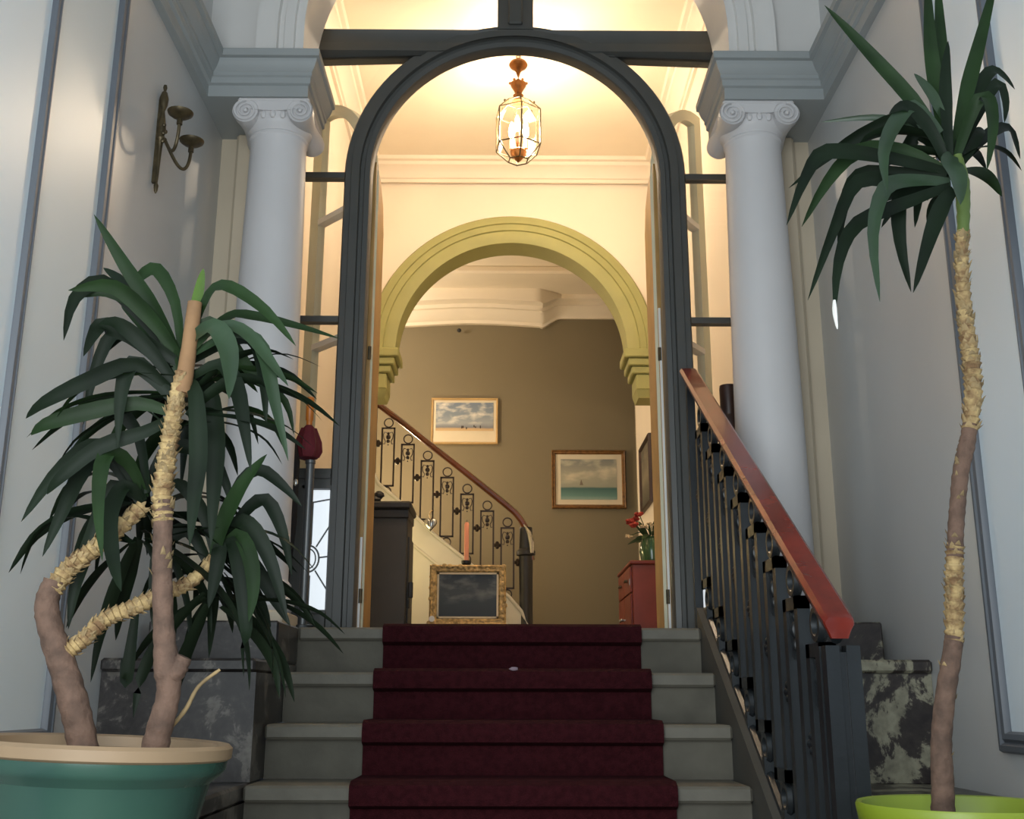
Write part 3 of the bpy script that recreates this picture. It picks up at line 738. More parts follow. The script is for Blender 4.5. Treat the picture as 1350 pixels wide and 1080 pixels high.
# ------------------------------------------------------------------ pictures
def frame_mb(w, h, fw_, d, prof=None, bumps=0):
    mb = MB(); pr = prof or [(0, 0), (.0, d*.7), (fw_*.2, d), (fw_*.45, d*.75), (fw_*.7, d*.85), (fw_*.92, d*.45), (fw_, d*.4), (fw_, 0)]
    rings = []
    for cx, cz, sx, sz in ((-w/2, 0, 1, 1), (w/2, 0, -1, 1), (w/2, h, -1, -1), (-w/2, h, 1, -1)):
        rings.append([(cx+sx*o, -q, cz+sz*o) for o, q in pr])
    rings.append(rings[0]); mb.loft(rings, True, False)
    if bumps:
        n = int((w+h)*2/bumps)
        for i in range(n):
            u = i/n*2*(w+h)
            if u < w: p = (-w/2+u, 0); dx, dz = 0, 1
            elif u < w+h: p = (w/2, u-w); dx, dz = -1, 0
            elif u < 2*w+h: p = (w/2-(u-w-h), h); dx, dz = 0, -1
            else: p = (-w/2, h-(u-2*w-h)); dx, dz = 1, 0
            k = random.uniform(.15, .55)
            mb.sphere((p[0]+dx*fw_*k, -d*.8, p[1]+dz*fw_*k), fw_*random.uniform(.18, .30), 7, 5, 1.2, .6, 1.2)
    return mb
def picture(name, label, loc, rz, w, h, fw_, d, fm_, canvas, mount=None, bumps=0, tilt=0):
    t = thing(name, label, 'picture', (0, 0, 0))
    parts = [frame_mb(w, h, fw_, d, None, bumps).build('frame', fm_, t)]
    i = fw_*.85
    if mount:
        mw = mount[0]
        parts.append(MB().box(-w/2+i, w/2-i, -d*.35, -.002, i, h-i).build('mount', MATB, t)); 
    else: mw = 0
    cw = MB().box(-w/2+i+mw, w/2-i-mw, -d*.35-(.003 if mount else 0), -.001, 0, h-2*i-2*mw-(mount[1] if mount else 0))
    c = cw.build('canvas', canvas, t); c.location = (0, 0, i+mw+(mount[1] if mount else 0))
    t.location = loc; t.rotation_euler = (tilt, 0, rz)
    return t
def wh(p, q): return abs(p.x-q.x), abs(p.z-q.z)
p0, p1 = at(569, 525, 10.49), at(656.5, 586, 10.49)
w_, h_ = wh(p0, p1)
S1 = seascape('beach_painting', [(0, (206, 178, 130)), (.10, (190, 160, 120)), (.15, (120, 124, 130)), (.30, (150, 156, 160)), (.55, (128, 140, 150)), (1, (112, 126, 144))], (214, 210, 200), .18, h_*.62, 7)
pc = picture('beach_picture', 'pale-framed picture of small figures on a beach, upper one on back wall', ((p0.x+p1.x)/2, 10.499, p1.z), 0, w_, h_, .022, .03, FRAMEP, S1, mount=(.028, .09))
fg = MB()
for i in range(6):
    fg.sphere((random.uniform(-.12, .22), -.0165, h_*.36+random.uniform(-.01, .02)), .008, 6, 5, .7, .3, random.uniform(1.2, 2.4))
stuff(fg.build('painted_figures', mat('figure_paint', (70, 58, 52), .7), pc, local=True))
p0, p1 = at(727, 594, 10.49), at(826, 671, 10.49); w_, h_ = wh(p0, p1)
S2 = seascape('sea_painting', [(0, (150, 170, 158)), (.12, (92, 132, 124)), (.30, (58, 98, 94)), (.34, (150, 152, 134)), (.6, (164, 160, 140)), (1, (120, 126, 122))], (206, 198, 172), .36, h_*.72, 4)
pc = picture('sea_picture', 'brown-gilt framed seascape with a small sail, lower right on back wall', ((p0.x+p1.x)/2, 10.499, p1.z), 0, w_, h_, .04, .035, FRAMEB, S2, mount=(.055, 0))
MB().xz([(-.09, h_*.40), (-.055, h_*.40), (-.075, h_*.50)], -.0175, -.0145).build('painted_sail', mat('sail_paint', (120, 110, 96), .8), pc, local=True)
S3 = seascape('dim_painting', [(0, (60, 58, 48)), (.4, (92, 86, 70)), (.6, (120, 112, 92)), (1, (84, 80, 70))], (130, 120, 100), .4, .4, 4)
pr_ = at(860, 573, 8.4); pl_ = at(847, 590, 9.02); pb_ = at(860, 662, 8.4)
picture('dark_framed_picture', 'dark framed picture seen edge-on on the hall right wall, above the flowers', (HX-.002, 8.70, 2.425), -PI/2, .62, .55, .03, .03, WOODD, S3)
p0, p1 = at(567, 745, 7.2), at(667, 826, 7.2); w_, h_ = wh(p0, p1); zb_ = p1.z
S4 = seascape('stormy_painting', [(0, (30, 36, 40)), (.3, (44, 52, 58)), (.5, (58, 64, 68)), (.7, (40, 46, 52)), (1, (34, 42, 50))], (104, 108, 106), .25, .36, 7)
gp = picture('gilt_picture', 'ornate gilt framed dark stormy painting propped in front of the inner stairs', ((p0.x+p1.x)/2, 7.22, zb_), 0, w_, h_, .055, .045, GILT, S4, bumps=.035)
bw, bh = w_-.10, h_-.10
mb = MB()
for q in ((-bw/2, bw/2, .05, .062), (-bw/2, bw/2, h_-.062, h_-.05), (-bw/2, -bw/2+.012, .05, h_-.05), (bw/2-.012, bw/2, .05, h_-.05)): mb.box(q[0], q[1], -.03, -.005, q[2], q[3])
mb.build('slip', MATB, gp, local=True)
MB().lathe([(.018, -.052), (.02, -.049), (.018, -.046)], (-w_/2+.02, 0, .045), 16, 'y').build('paper_tag', WHITE, gp, local=True)['label'] = 'round white tag'
es = thing('low_stool', 'low dark wooden stool under the gilt framed painting', 'stool', (gp.location.x, 7.25, LZ))
gx = gp.location.x
MB().box(gx-.24, gx+.24, 7.14, 7.34, zb_-.03, zb_-.001, .006).build('seat', WOODD, es)
for sx in (-1, 1):
    for sy in (7.17, 7.31): MB().box(gx+sx*.2-.015, gx+sx*.2+.015, sy-.015, sy+.015, LZ, zb_-.03).build('leg', WOODD, es)

# candle on a stand behind the painting, silver heart on the stair rail
cl = thing('candle_stand', 'tall salmon pink candle on a dark holder behind the gilt painting', 'candle', (-.314, 7.7, LZ))
MB().lathe([(.09, LZ), (.09, LZ+.02), (.02, LZ+.05), (.012, LZ+.3), (.02, LZ+.34), (.012, LZ+.38), (.014, 1.83), (.034, 1.85), (.036, 1.87), (.02, 1.872)], (-.314, 7.7, 0), 20).build('holder', BLACK, cl)
MB().lathe([(.017, 1.872), (.0165, 2.13), (.012, 2.143), (.003, 2.146)], (-.314, 7.7, 0), 16).build('candle', CANDLE, cl)
MB().tube([(-.314, 7.7, 2.145), (-.312, 7.7, 2.162)], .002, 5).build('wick', BLACK, cl)
hc = at(567.5, 691, 8.55)
he = thing('heart_ornament', 'small silver heart hanging from the inner stair balustrade', 'ornament', tuple(hc))
pts = []
for i in range(28):
    a = 2*PI*i/28; pts.append((.0036*16*math.sin(a)**3*.9, .0036*(13*math.cos(a)-5*math.cos(2*a)-2*math.cos(3*a)-math.cos(4*a))*1.05))
mb = MB(); rings = []
for k, yo in ((.55, -.016), (.9, -.010), (1, 0), (.9, .010), (.55, .016)):
    rings.append([(hc.x+x*k, hc.y+yo, hc.z+z*k) for x, z in pts])
mb.loft(rings, True, True).build('heart', SILVER, he)
mb = MB()
for dx in (-.018, 0, .018): mb.box(hc.x+dx-.003, hc.x+dx+.003, hc.y-.019, hc.y-.014, hc.z-.02, hc.z+.025)
mb.build('dark_strokes', BLACK, he)
mb = MB(); mb.tube([(hc.x, hc.y, hc.z+.035), (hc.x-.012, hc.y+.02, hc.z+.075), (hc.x-.005, hc.y+.06, hc.z+.11), (hc.x+.01, hc.y+.085, hc.z+.125)], .004, 6); mb.build('loop', FRAMEP, he)

# ------------------------------------------------------------------ stove and red cabinet
sv = thing('stove', 'tall dark iron stove standing just inside the door on the left', 'stove', (-.80, 7.0, LZ))
sx0, sx1 = -1.0, -.655
MB().box(sx0, sx1, 6.82, 7.18, LZ+.06, 2.085, .008).build('body', CHARC, sv)
MB().box(sx0-.02, sx1+.022, 6.78, 7.20, 2.085, 2.135, .012).build('top_plate', BLACK, sv)
MB().box(sx0-.01, sx1+.008, 6.80, 7.19, 2.03, 2.085, .006).build('rim', BLACK, sv)
for a in (sx0+.04, sx1-.04):
    for b in (6.86, 7.14): MB().lathe([(.025, LZ), (.018, LZ+.06)], (a, b, 0), 12).build('foot', BLACK, sv)
dr = MB().box(sx1, sx1+.012, 6.86, 7.14, 1.38, 1.92, .004).build('door', CHARC, sv)
hd = MB(); hd.box(sx1+.012, sx1+.04, 6.84, 6.87, 1.535, 1.635, .005); hd.box(sx1+.01, sx1+.022, 6.84, 6.86, 1.47, 1.53, .004); hd.build('handle', BLACK, dr)
fg_ = thing('black_figurine', 'small black iron figure lying on top of the stove', 'ornament', (-.89, 6.95, 2.135))
mb = MB(); mb.sphere((-.90, 6.92, 2.165), .045, 12, 8, 1.4, .9, .65, .08); mb.sphere((-.855, 6.92, 2.195), .030, 10, 7, 1, .9, 1, .08); mb.sphere((-.945, 6.92, 2.16), .03, 10, 7, 1.2, .9, .8, .08); mb.build('body', BLACK, fg_)
MB().tube([(-.845, 6.92, 2.21), (-.83, 6.915, 2.20), (-.822, 6.915, 2.185)], [.012, .011, .005], 8).build('head', BLACK, fg_)

cbx0, cbx1, cby0, cby1 = .80, HX-.003, 7.2, 8.0
cbt = thing('red_cabinet', 'red-brown wooden cabinet against the right wall carrying the flowers', 'cabinet', (.96, 7.6, LZ))
MB().box(cbx0, cbx1, cby0, cby1, LZ+.05, 1.79, .004).build('body', REDC, cbt)
MB().box(cbx0-.018, cbx1, cby0-.018, cby1+.018, 1.79, 1.815, .006).build('top', REDC, cbt)
MB().box(cbx0-.006, cbx1, cby0-.006, cby1+.006, LZ, LZ+.06, .004).build('base', REDC, cbt)
for y0, y1 in ((7.23, 7.595), (7.605, 7.97)):
    d_ = MB().box(cbx0-.014, cbx0, y0, y1, LZ+.08, 1.60, .003); d_ = d_.build('door', REDC, cbt)
    yk = y1-.04 if y0 < 7.4 else y0+.04
    MB().lathe([(.003, cbx0-.05), (.012, cbx0-.045), (.012, cbx0-.036), (.005, cbx0-.03), (.006, cbx0-.014)], (0, yk, 1.45), 12, 'x').build('knob', SILVER, d_)
    g = MB().box(cbx0-.014, cbx0, y0, y1, 1.61, 1.78, .003).build('drawer', REDC, cbt)
    MB().box(cbx0-.034, cbx0-.014, (y0+y1)/2-.04, (y0+y1)/2+.04, 1.69, 1.705, .003).build('pull', BRASS, g)
MB().box(cbx0-.018, cbx0-.012, 7.24, 7.255, 1.66, 1.70).build('key_plate', SILVER, cbt)

fl = thing('flower_vase', 'green vase of red flowers on the red cabinet', 'flowers', (.965, 7.42, 1.815))
MB().lathe([(.055, 1.816), (.075, 1.83), (.088, 1.90), (.082, 1.95), (.07, 1.985), (.076, 2.0), (.068, 1.998), (.06, 1.97)], (.965, 7.42, 0), 24).build('vase', GREENV, fl)
heads = [(.815, 7.36, 2.10, 1), (.85, 7.40, 2.125, 1), (.835, 7.33, 2.07, 1), (.875, 7.36, 2.15, 1), (1.03, 7.38, 2.12, 1), (1.05, 7.44, 2.06, 1), (.80, 7.34, 1.995, 0), (.95, 7.36, 2.08, 0), (.90, 7.30, 2.06, 0)]
for hx, hy, hz, red in heads:
    MB().tube(smooth([(.965, 7.42, 1.98), ((hx+.965)/2+.01, (hy+7.42)/2, 2.03), (hx, hy, hz)], 3), .0035, 5).build('stem', GREENL, fl)
    fm_ = MB()
    for q in range(7):
        a = q*2.4; fm_.sphere((hx+.018*math.cos(a)*(q > 0), hy+.018*math.sin(a)*(q > 0), hz+random.uniform(-.008, .01)), .018 if red else .011, 7, 5, 1, 1, .7, .15)
    fm_.build('blossom', PETAL if red else PETALP, fl)
def flatleaf(mb, a, b, w, sag=.02):
    a, b = Vector(a), Vector(b); t = (b-a).normalized(); s_ = t.cross(Vector((.3, -.8, .4))).normalized(); L2 = []
    for i in range(6):
        u = i/5; c = a.lerp(b, u)-Vector((0, 0, sag*u*u)); k = w*math.sin(PI*(.08+.92*u)) if i < 5 else .001
        L2.append([c-s_*k, c+Vector((0, 0, -.002)), c+s_*k])
    mb.loft(L2, False, False)
for i in range(34):
    a = random.uniform(0, 2*PI); e = random.uniform(-.3, 1.2); l = random.uniform(.06, .14)
    o = Vector((.965+.05*math.cos(a), 7.42+.05*math.sin(a), 1.99+random.uniform(0, .04)))
    q = o+Vector((math.cos(a)*math.cos(e), math.sin(a)*math.cos(e), math.sin(e)))*l
    mb = MB(); flatleaf(mb, o, q, random.uniform(.012, .02)); mb.build('leaf', GREENL, fl)

# small lamp behind the stove that lights the stair side
lp = thing('table_lamp', 'small lit lamp standing low behind the dark stove', 'lamp', (-.98, 8.05, LZ))
MB().lathe([(.08, LZ), (.08, LZ+.02), (.015, LZ+.05), (.012, 1.93)], (-.98, 8.05, 0), 16).build('base', BRASS, lp)
MB().lathe([(.02, 1.93), (.035, 1.95), (.02, 1.97)], (-.98, 8.05, 0), 12).build('socket', BRASS, lp)
wl = thing('stair_wall_lamp', 'small wall lamp on the stair wall left of the inner balustrade', 'lamp', (-1.35, 9.95, 2.6))
MB().lathe([(.03, 2.55), (.02, 2.58), (.015, 2.66)], (-1.44, 9.45, -.12), 12).build('holder', BRASS, wl)
MB().box(-1.45, -1.43, 9.45, 10.5, 2.44, 2.455).build('bracket', BRASS, wl)
MB().sphere((at(605, 432, 10.36).x, 10.42, at(605, 433, 10.36).z), .022, 10, 7).build('smoke_detector', BLACK)
o = bpy.data.objects['smoke_detector']; o.name = 'ceiling_spot'; tag(o, 'tiny dark fitting under the back hall cornice', 'fitting')

# ------------------------------------------------------------------ umbrellas at the left top of the steps
us = thing('umbrella_stand', 'slim dark grey metal stand post at the left top of the steps', 'stand', (-.835, 4.33, LZ))
MB().lathe([(.06, LZ), (.06, LZ+.015), (.02, LZ+.02)], (-.832, 4.33, 0), 20).build('foot', IRON, us)
MB().lathe([(.018, LZ+.015), (.018, 1.85), (.021, 1.852), (.021, 1.865), (.016, 1.866)], (-.832, 4.33, 0), 20).build('post', mat('grey_tube', (104, 106, 106), .35, metal=.5), us)
um = thing('maroon_umbrella', 'folded maroon umbrella with straight amber wooden handle, upright on the grey post', 'umbrella', (-.845, 4.33, 1.80))
MB().lathe([(.020, 1.868), (.042, 1.875), (.052, 1.90), (.050, 1.93), (.038, 1.965), (.024, 2.0), (.014, 2.012)], (-.845, 4.33, 0), 14).build('canopy', MAROON, um)
fo = MB()
for i in range(7):
    a = 2*PI*i/7; fo.loft([[(-.845+r*math.cos(a+d), 4.33+r*math.sin(a+d), z) for d, r in ((-.25, r1), (0, r1+.010), (.25, r1))] for r1, z in ((.038, 1.876), (.05, 1.90), (.046, 1.94), (.022, 2.0))], False, False)
fo.build('folds', MAROON, um)
MB().lathe([(.0125, 2.0), (.0125, 2.03), (.016, 2.035), (.0165, 2.12), (.014, 2.13), (.004, 2.133)], (-.845, 4.33, 0), 16).build('handle', AMBER, um)
ku = thing('black_umbrella', 'folded black umbrella hanging beside the grey post', 'umbrella', (-.92, 4.33, LZ))
MB().lathe([(.006, LZ+.001), (.012, LZ+.06), (.03, LZ+.12), (.052, LZ+.4), (.052, LZ+.66), (.034, LZ+.74), (.012, LZ+.76)], (-.916, 4.275, 0), 12).build('canopy', BLACKC, ku)
MB().lathe([(.009, 1.945), (.011, 1.955), (.011, 1.985), (.006, 1.99)], (-.916, 4.275, 0), 12).build('handle', BLACKC, ku)
MB().sphere((-.870, 4.236, 1.755), .010, 10, 7, 1, .8, 1.6).build('clasp', SILVER, ku)
MB().sphere((-.924, 4.226, 1.375), .006, 8, 6, 1.6, .8, .9).build('tip_button', WHITE, ku)

# ------------------------------------------------------------------ yucca plants
def strap(pts, w, twist, refup, mname, parent, fold=.25, tipw=.02, basew=.45):
    P_ = smooth(pts, max(2, int(12/(len(pts)-1)))); n = len(P_)-1; rings = []
    chord = (P_[-1]-P_[0]); 
    for i, p in enumerate(P_):
        u = i/n; t = (P_[min(i+1, n)]-P_[max(i-1, 0)]).normalized()
        sdir = t.cross(refup)
        if sdir.length < 1e-3: sdir = Vector((1, 0, 0))
        sdir.normalize(); nn = sdir.cross(t)
        a = twist[0]+(twist[1]-twist[0])*u
        s2 = sdir*math.cos(a)+nn*math.sin(a); n2 = s2.cross(t)
        k = w*.5*((basew+(1-basew)*min(1, u/.42)**.8) if u < .42 else (1-((u-.42)/.58)**2.2)*(1-tipw)+tipw)
        f = fold*k
        rings.append([p-s2*k+n2*f, p-s2*k*.5+n2*f*.35, p, p+s2*k*.5+n2*f*.35, p+s2*k+n2*f])
    mb = MB(); mb.loft(rings, False, False)
    return mb.build('leaf', mname, parent, ang=70)
UPV = Vector((0, 0, 1))
def traced(parent, rows, mats, wdef, Y0):
    for row in rows:
        d0, d1, w, a0, a1, pts = row[:6]; mt = row[6] if len(row) > 6 else random.choice(mats)
        n = len(pts)-1
        P3 = [at(x, y, Y0+d0+(d1-d0)*(i/n)) for i, (x, y) in enumerate(pts)]
        # broad face turned towards -Y by reference normal
        strap(P3, w*wdef, (a0, a1), Vector((0, -1, 0)), mt, parent)
def crown_fill(parent, c, n, mats, Lr, wr, elev, axis=UPV, amin=0, amax=2*PI):
    c = Vector(c)
    for i in range(n):
        a = amin+(amax-amin)*(i+random.random())/n; e0 = random.uniform(*elev); L2 = random.uniform(*Lr)
        droop = random.uniform(1.0, 2.1) if e0 > .2 else random.uniform(.5, 1.1)
        p = c+Vector((math.cos(a)*.018, math.sin(a)*.018, random.uniform(-.10, .03))); pts = [p.copy()]
        for s_ in range(8):
            u = (s_+1)/8; e = e0-droop*u*u
            p = p+Vector((math.cos(a)*math.cos(e), math.sin(a)*math.cos(e), math.sin(e)))*(L2/8); pts.append(p.copy())
        if min(q.x for q in pts) < -WX+.02 or max(q.x for q in pts) > WX-.02: continue
        tw = random.uniform(-.5, .5)
        strap(pts[::2] if len(pts) > 5 else pts, random.uniform(*wr), (tw, tw+random.uniform(-.5, .5)), Vector((math.cos(a)*-math.sin(.2), math.sin(a)*-math.sin(.2), 1)), random.choice(mats), parent)
def trunk(name, pts, radii, m_, parent, Y0, dy=None, ringy=.06, n=14):
    P3 = [at(x, y, Y0+(dy[i] if dy else 0)) for i, (x, y) in enumerate(pts)]
    rr = [Vector((r, 0, 0)) for r in radii]
    sm = smooth(P3, 8); rs = [v.x for v in smooth(rr, 8)]
    if ringy >= .1:                                   # ragged leaf scars: flared rings one above the other
        sm = smooth(P3, 22); rs = [v.x for v in smooth(rr, 22)]
        rs = [r*(.90+.26*((i % 5)/4)**1.5+random.uniform(-.04, .04)) for i, r in enumerate(rs)]
    else:
        rs = [r*(1+ringy*math.sin(i*2.1)+random.uniform(-.03, .03)) for i, r in enumerate(rs)]
    return MB().tube(sm, rs, n).build(name, m_, parent, ang=60), sm, rs
def scales(path, rad, i0, i1, n, parent, m_, size=.02):
    mb = MB()
    for k in range(n):
        i = random.randint(i0, i1); p = path[i]; t = (path[min(i+1, len(path)-1)]-path[max(i-1, 0)]).normalized()
        a = random.uniform(0, 2*PI); x = t.cross(Vector((0, 1, .1))).normalized(); y = t.cross(x)
        d = x*math.cos(a)+y*math.sin(a); q = p+d*rad[i]*.96; e = t.cross(d)
        L2 = random.uniform(.7, 1.5)*size; o = random.uniform(.25, .8)*size; w2 = size*random.uniform(.35, .8)
        mb.add([q-e*w2, q+e*w2, q+t*L2*.6+d*o*.5+e*w2*.6, q+t*L2+d*o, q+t*L2*.6+d*o*.5-e*w2*.6, q+d*.003+t*L2*.3], [(0, 1, 5), (1, 2, 5), (2, 3, 5), (3, 4, 5), (4, 0, 5)])
    return stuff(mb.build('bark_scales', m_, parent, smooth=False))

# --- left pot and plant
YL = 2.0
pcx, pcz = -.745, .862
pl = thing('potted_yucca', 'large three-stemmed yucca in a teal glazed pot on the left', 'plant', (pcx, YL, .482))
def tiltmb(mb, c, a):
    ca, sa = math.cos(a), math.sin(a)
    mb.v = [(c[0]+(x-c[0])*ca+(z-c[2])*sa, y, c[2]-(x-c[0])*sa+(z-c[2])*ca) for x, y, z in mb.v]; return mb
TC = (pcx, YL, .84)
pot = tiltmb(MB().lathe([(.10, .482), (.112, .482), (.125, .54), (.15, .64), (.178, .755), (.182, .765), (.184, .775), (.182, .783), (.190, .795), (.206, .808), (.214, .818), (.216, .834), (.205, .834), (.195, .82), (.17, .70), (.10, .50)], (pcx, YL, 0), 56), TC, .045).build('pot', TEAL, pl)
tiltmb(MB().lathe([(.216, .834), (.222, .838), (.223, .855), (.216, .861), (.198, .858), (.192, .84)], (pcx, YL, 0), 56), TC, .045).build('rim', BEIGER, pot)
tiltmb(MB().lathe([(.183, .79), (.13, .80), (.02, .805)], (pcx, YL, 0), 32), TC, .045).build('soil', SOIL, pl)
pb1 = thing('pot_stand', 'round stone stand under the teal pot', 'stand', (pcx, YL, FZ)); MB().lathe([(.17, FZ), (.175, FZ+.03), (.14, FZ+.05), (.13, FZ+.27), (.15, FZ+.295), (.14, .476)], (pcx, YL, 0), 40).build('block', STONED, pb1)
tA, pA, rA = trunk('stem', [(112, 1010), (105, 960), (88, 895), (67, 830), (62, 795), (72, 765)], [.027, .025, .025, .022, .021, .019], BARKB, pl, YL, [0, 0, 0, 0, 0, 0], .03)
tA2, pA2, rA2 = trunk('stem', [(68, 780), (88, 752), (118, 728), (150, 703), (188, 668)], [.018, .0165, .016, .015, .014], BARKY, pl, YL, [0, .01, .02, .03, .05], .10)
tC, pC, rC = trunk('stem', [(88, 860), (110, 843), (140, 816), (178, 800), (215, 783), (250, 768), (285, 735)], [.015, .014, .0145, .015, .0145, .013, .011], BARKY, pl, YL, [0, .01, .03, .05, .08, .1, .12], .10)
tB, pB, rB = trunk('stem', [(200, 1010), (208, 970), (222, 915), (220, 880), (216, 830), (214, 770), (214, 720), (216, 660)], [.025, .023, .021, .023, .0185, .018, .0175, .017], BARKB, pl, YL, [-.02]*8, .03)
tB2, pB2, rB2 = trunk('stem', [(215, 690), (214, 650), (220, 605), (226, 565), (232, 530), (240, 490)], [.0175, .018, .017, .016, .015, .012], BARKY, pl, YL, [-.02]*6, .10)
trunk('stub', [(222, 895), (234, 882), (243, 866)], [.022, .018, .014], BARKB, pl, YL, [-.02]*3)
trunk('cut_stem', [(240, 520), (249, 460), (257, 399)], [.016, .015, .0135], mat('cut_tan_stem', (140, 106, 72), .8, var=.12, scale=15), pl, YL, [-.02, -.01, -.01], .02)
scales(pA2, rA2, 4, len(pA2)-2, 110, pl, DRY, .009); scales(pC, rC, 6, len(pC)-4, 130, pl, DRY, .009); scales(pB2, rB2, 0, len(pB2)-6, 120, pl, DRY, .010); scales(pB, rB, len(pB)-16, len(pB)-1, 16, pl, DRY, .012)
trunk('dry_root', [(225, 960), (245, 935), (262, 905), (290, 883)], [.0035, .004, .0035, .003], DRY, pl, YL, [.02, .02, .03, .04])
W0 = .031
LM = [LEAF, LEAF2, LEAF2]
B = (236, 500)
traced(pl, [
 # d0, d1, width, twist0, twist1, polyline
 (0, -.02, 1.0, .2, .1, [(236, 470), (205, 410), (165, 350), (124, 283)], LEAF),
 (0, .08, .9, .4, .2, [(232, 480), (200, 420), (165, 375), (136, 353)]),
 (0, .05, .8, .3, .2, [(252, 430), (262, 390), (268, 354)], LEAFY),
 (.02, -.10, .95, .5, .2, [(255, 440), (275, 390), (300, 378), (350, 410), (390, 456)], LEAF),
 (.05, .20, .9, .2, .6, [(250, 460), (295, 422), (325, 416), (390, 430), (449, 447)]),
 (0, -.12, 1.1, .4, .6, [(240, 475), (200, 420), (150, 378), (90, 383)], LEAF),
 (.02, -.10, 1.0, .3, .4, [(236, 480), (180, 410), (135, 372), (98, 395), (84, 449)]),
 (0, -.16, 1.0, .5, .3, [(232, 520), (180, 480), (120, 500), (60, 530), (34, 552)], LEAF2),
 (.0, -.08, 1.05, .1, .3, [(228, 545), (180, 532), (110, 545), (60, 560), (41, 574)], LEAF),
 (0, .06, .9, .3, .1, [(240, 470), (232, 400), (208, 356), (185, 365), (172, 385)], LEAF),
 (0, -.12, .9, .5, .3, [(248, 470), (290, 430), (325, 440), (355, 475), (380, 509)], LEAF3),
 (.02, -.04, 1.0, .2, .4, [(248, 480), (300, 452), (335, 450), (346, 490), (351, 563)], LEAF2),
 (0, -.14, .95, .3, .4, [(250, 470), (310, 440), (345, 460), (362, 530), (380, 608)], LEAF3),
 (.0, -.20, 1.25, .1, -.1, [(248, 450), (280, 430), (300, 455), (305, 490), (302, 526)], LEAF3),
 (0, -.08, 1.0, .2, .1, [(250, 500), (290, 480), (312, 510), (322, 560), (331, 622)], LEAF2),
 (0, .0, 1.0, .1, .2, [(255, 440), (275, 425), (300, 450), (330, 490), (358, 520)], LEAF),
 (0, -.10, 1.1, .2, .2, [(238, 480), (190, 450), (140, 430), (125, 440), (110, 470)], LEAF2),
 (.04, .1, .9, .2, .3, [(235, 500), (185, 455), (150, 440), (125, 490), (110, 560)], LEAF2),
 (0, -.05, .95, .2, .1, [(234, 490), (215, 440), (180, 400), (140, 385), (112, 392)], LEAF),
 (0, .08, 1.0, .2, .1, [(235, 500), (210, 450), (175, 410), (160, 402)], LEAF),
 (0, -.1, 1.0, .1, .2, [(233, 510), (205, 470), (175, 440), (150, 425), (130, 428)], LEAF2),
 (0, -.06, 1.1, .0, .2, [(230, 530), (205, 500), (175, 480), (160, 520), (155, 590)], LEAF2),
 (0, -.12, 1.1, .2, .0, [(245, 500), (258, 520), (262, 600), (256, 660), (250, 720)], LEAF2),
 (.05, .02, 1.2, .0, .1, [(250, 500), (275, 510), (285, 580), (282, 650), (278, 720)], LEAF2),
 (0, -.1, .95, .2, .3, [(228, 550), (190, 570), (130, 590), (80, 630), (62, 652)], LEAF2),
 # crown of the leaning left stem
 (.05, -.10, 1.1, .2, .3, [(190, 660), (160, 605), (120, 590), (70, 630), (28, 688)], LEAF2),
 (.05, -.04, 1.0, .1, .3, [(186, 665), (140, 600), (110, 620), (80, 680), (56, 734)], LEAF2),
 (.05, -.14, 1.0, .2, .1, [(192, 655), (170, 610), (140, 600), (130, 660), (135, 740)], LEAF),
 (.05, .1, 1.0, .2, .1, [(192, 655), (215, 600), (250, 590), (290, 620), (310, 680)], LEAF2),
 (.04, 0, .9, .3, .2, [(195, 650), (185, 580), (160, 545), (120, 540), (80, 560)], LEAF2),
 (.05, -.1, 1.05, .1, .2, [(188, 660), (165, 640), (145, 680), (150, 740), (160, 780)], LEAF2),
 (.05, .06, 1.0, .2, .3, [(190, 662), (150, 640), (125, 700), (100, 770), (90, 830)], LEAF2),
 # crown of the branch leaning right
 (.12, .02, 1.15, .2, .3, [(280, 745), (295, 690), (320, 640), (352, 599)], LEAF),
 (.12, .08, 1.1, .2, .3, [(285, 740), (310, 690), (335, 700), (360, 750), (379, 820)], LEAF2),
 (.12, .02, 1.0, .1, .2, [(285, 740), (312, 705), (330, 735), (334, 780), (328, 820)], LEAF),
 (.12, .16, 1.0, .2, .2, [(282, 745), (300, 720), (330, 740), (362, 790), (383, 826)], LEAF2),
 (.12, .06, .95, .1, .1, [(280, 745), (290, 720), (284, 760), (275, 802)], LEAF2),
 (.12, .2, 1.0, .3, .2, [(285, 738), (320, 680), (350, 660), (372, 700), (385, 760)], LEAF2),
 (.12, .0, 1.0, .1, .1, [(283, 740), (305, 715), (318, 760), (325, 830), (322, 850)], LEAF2),
 (.12, .1, 1.1, .2, .0, [(278, 750), (250, 700), (215, 720), (205, 790), (208, 850)], LEAF2),
 (.12, .05, .9, .2, .1, [(284, 735), (270, 680), (240, 640), (215, 640)], LEAF2),
 (.12, .14, .9, .1, .3, [(284, 738), (310, 650), (340, 620), (372, 640), (398, 668)], LEAF2),
 (.15, .2, .8, .1, .1, [(180, 800), (172, 860), (166, 900), (160, 868)], LEAF2),
], LM, W0, YL)
cB = at(240, 500, YL); cA = at(190, 655, YL+.05); cC = at(284, 738, YL+.12)
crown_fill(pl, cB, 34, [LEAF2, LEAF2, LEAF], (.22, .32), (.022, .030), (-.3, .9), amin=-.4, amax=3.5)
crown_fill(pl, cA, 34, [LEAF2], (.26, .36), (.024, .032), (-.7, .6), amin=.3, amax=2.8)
crown_fill(pl, cC, 22, [LEAF2], (.22, .30), (.022, .030), (-.9, .2), amin=.0, amax=2.8)

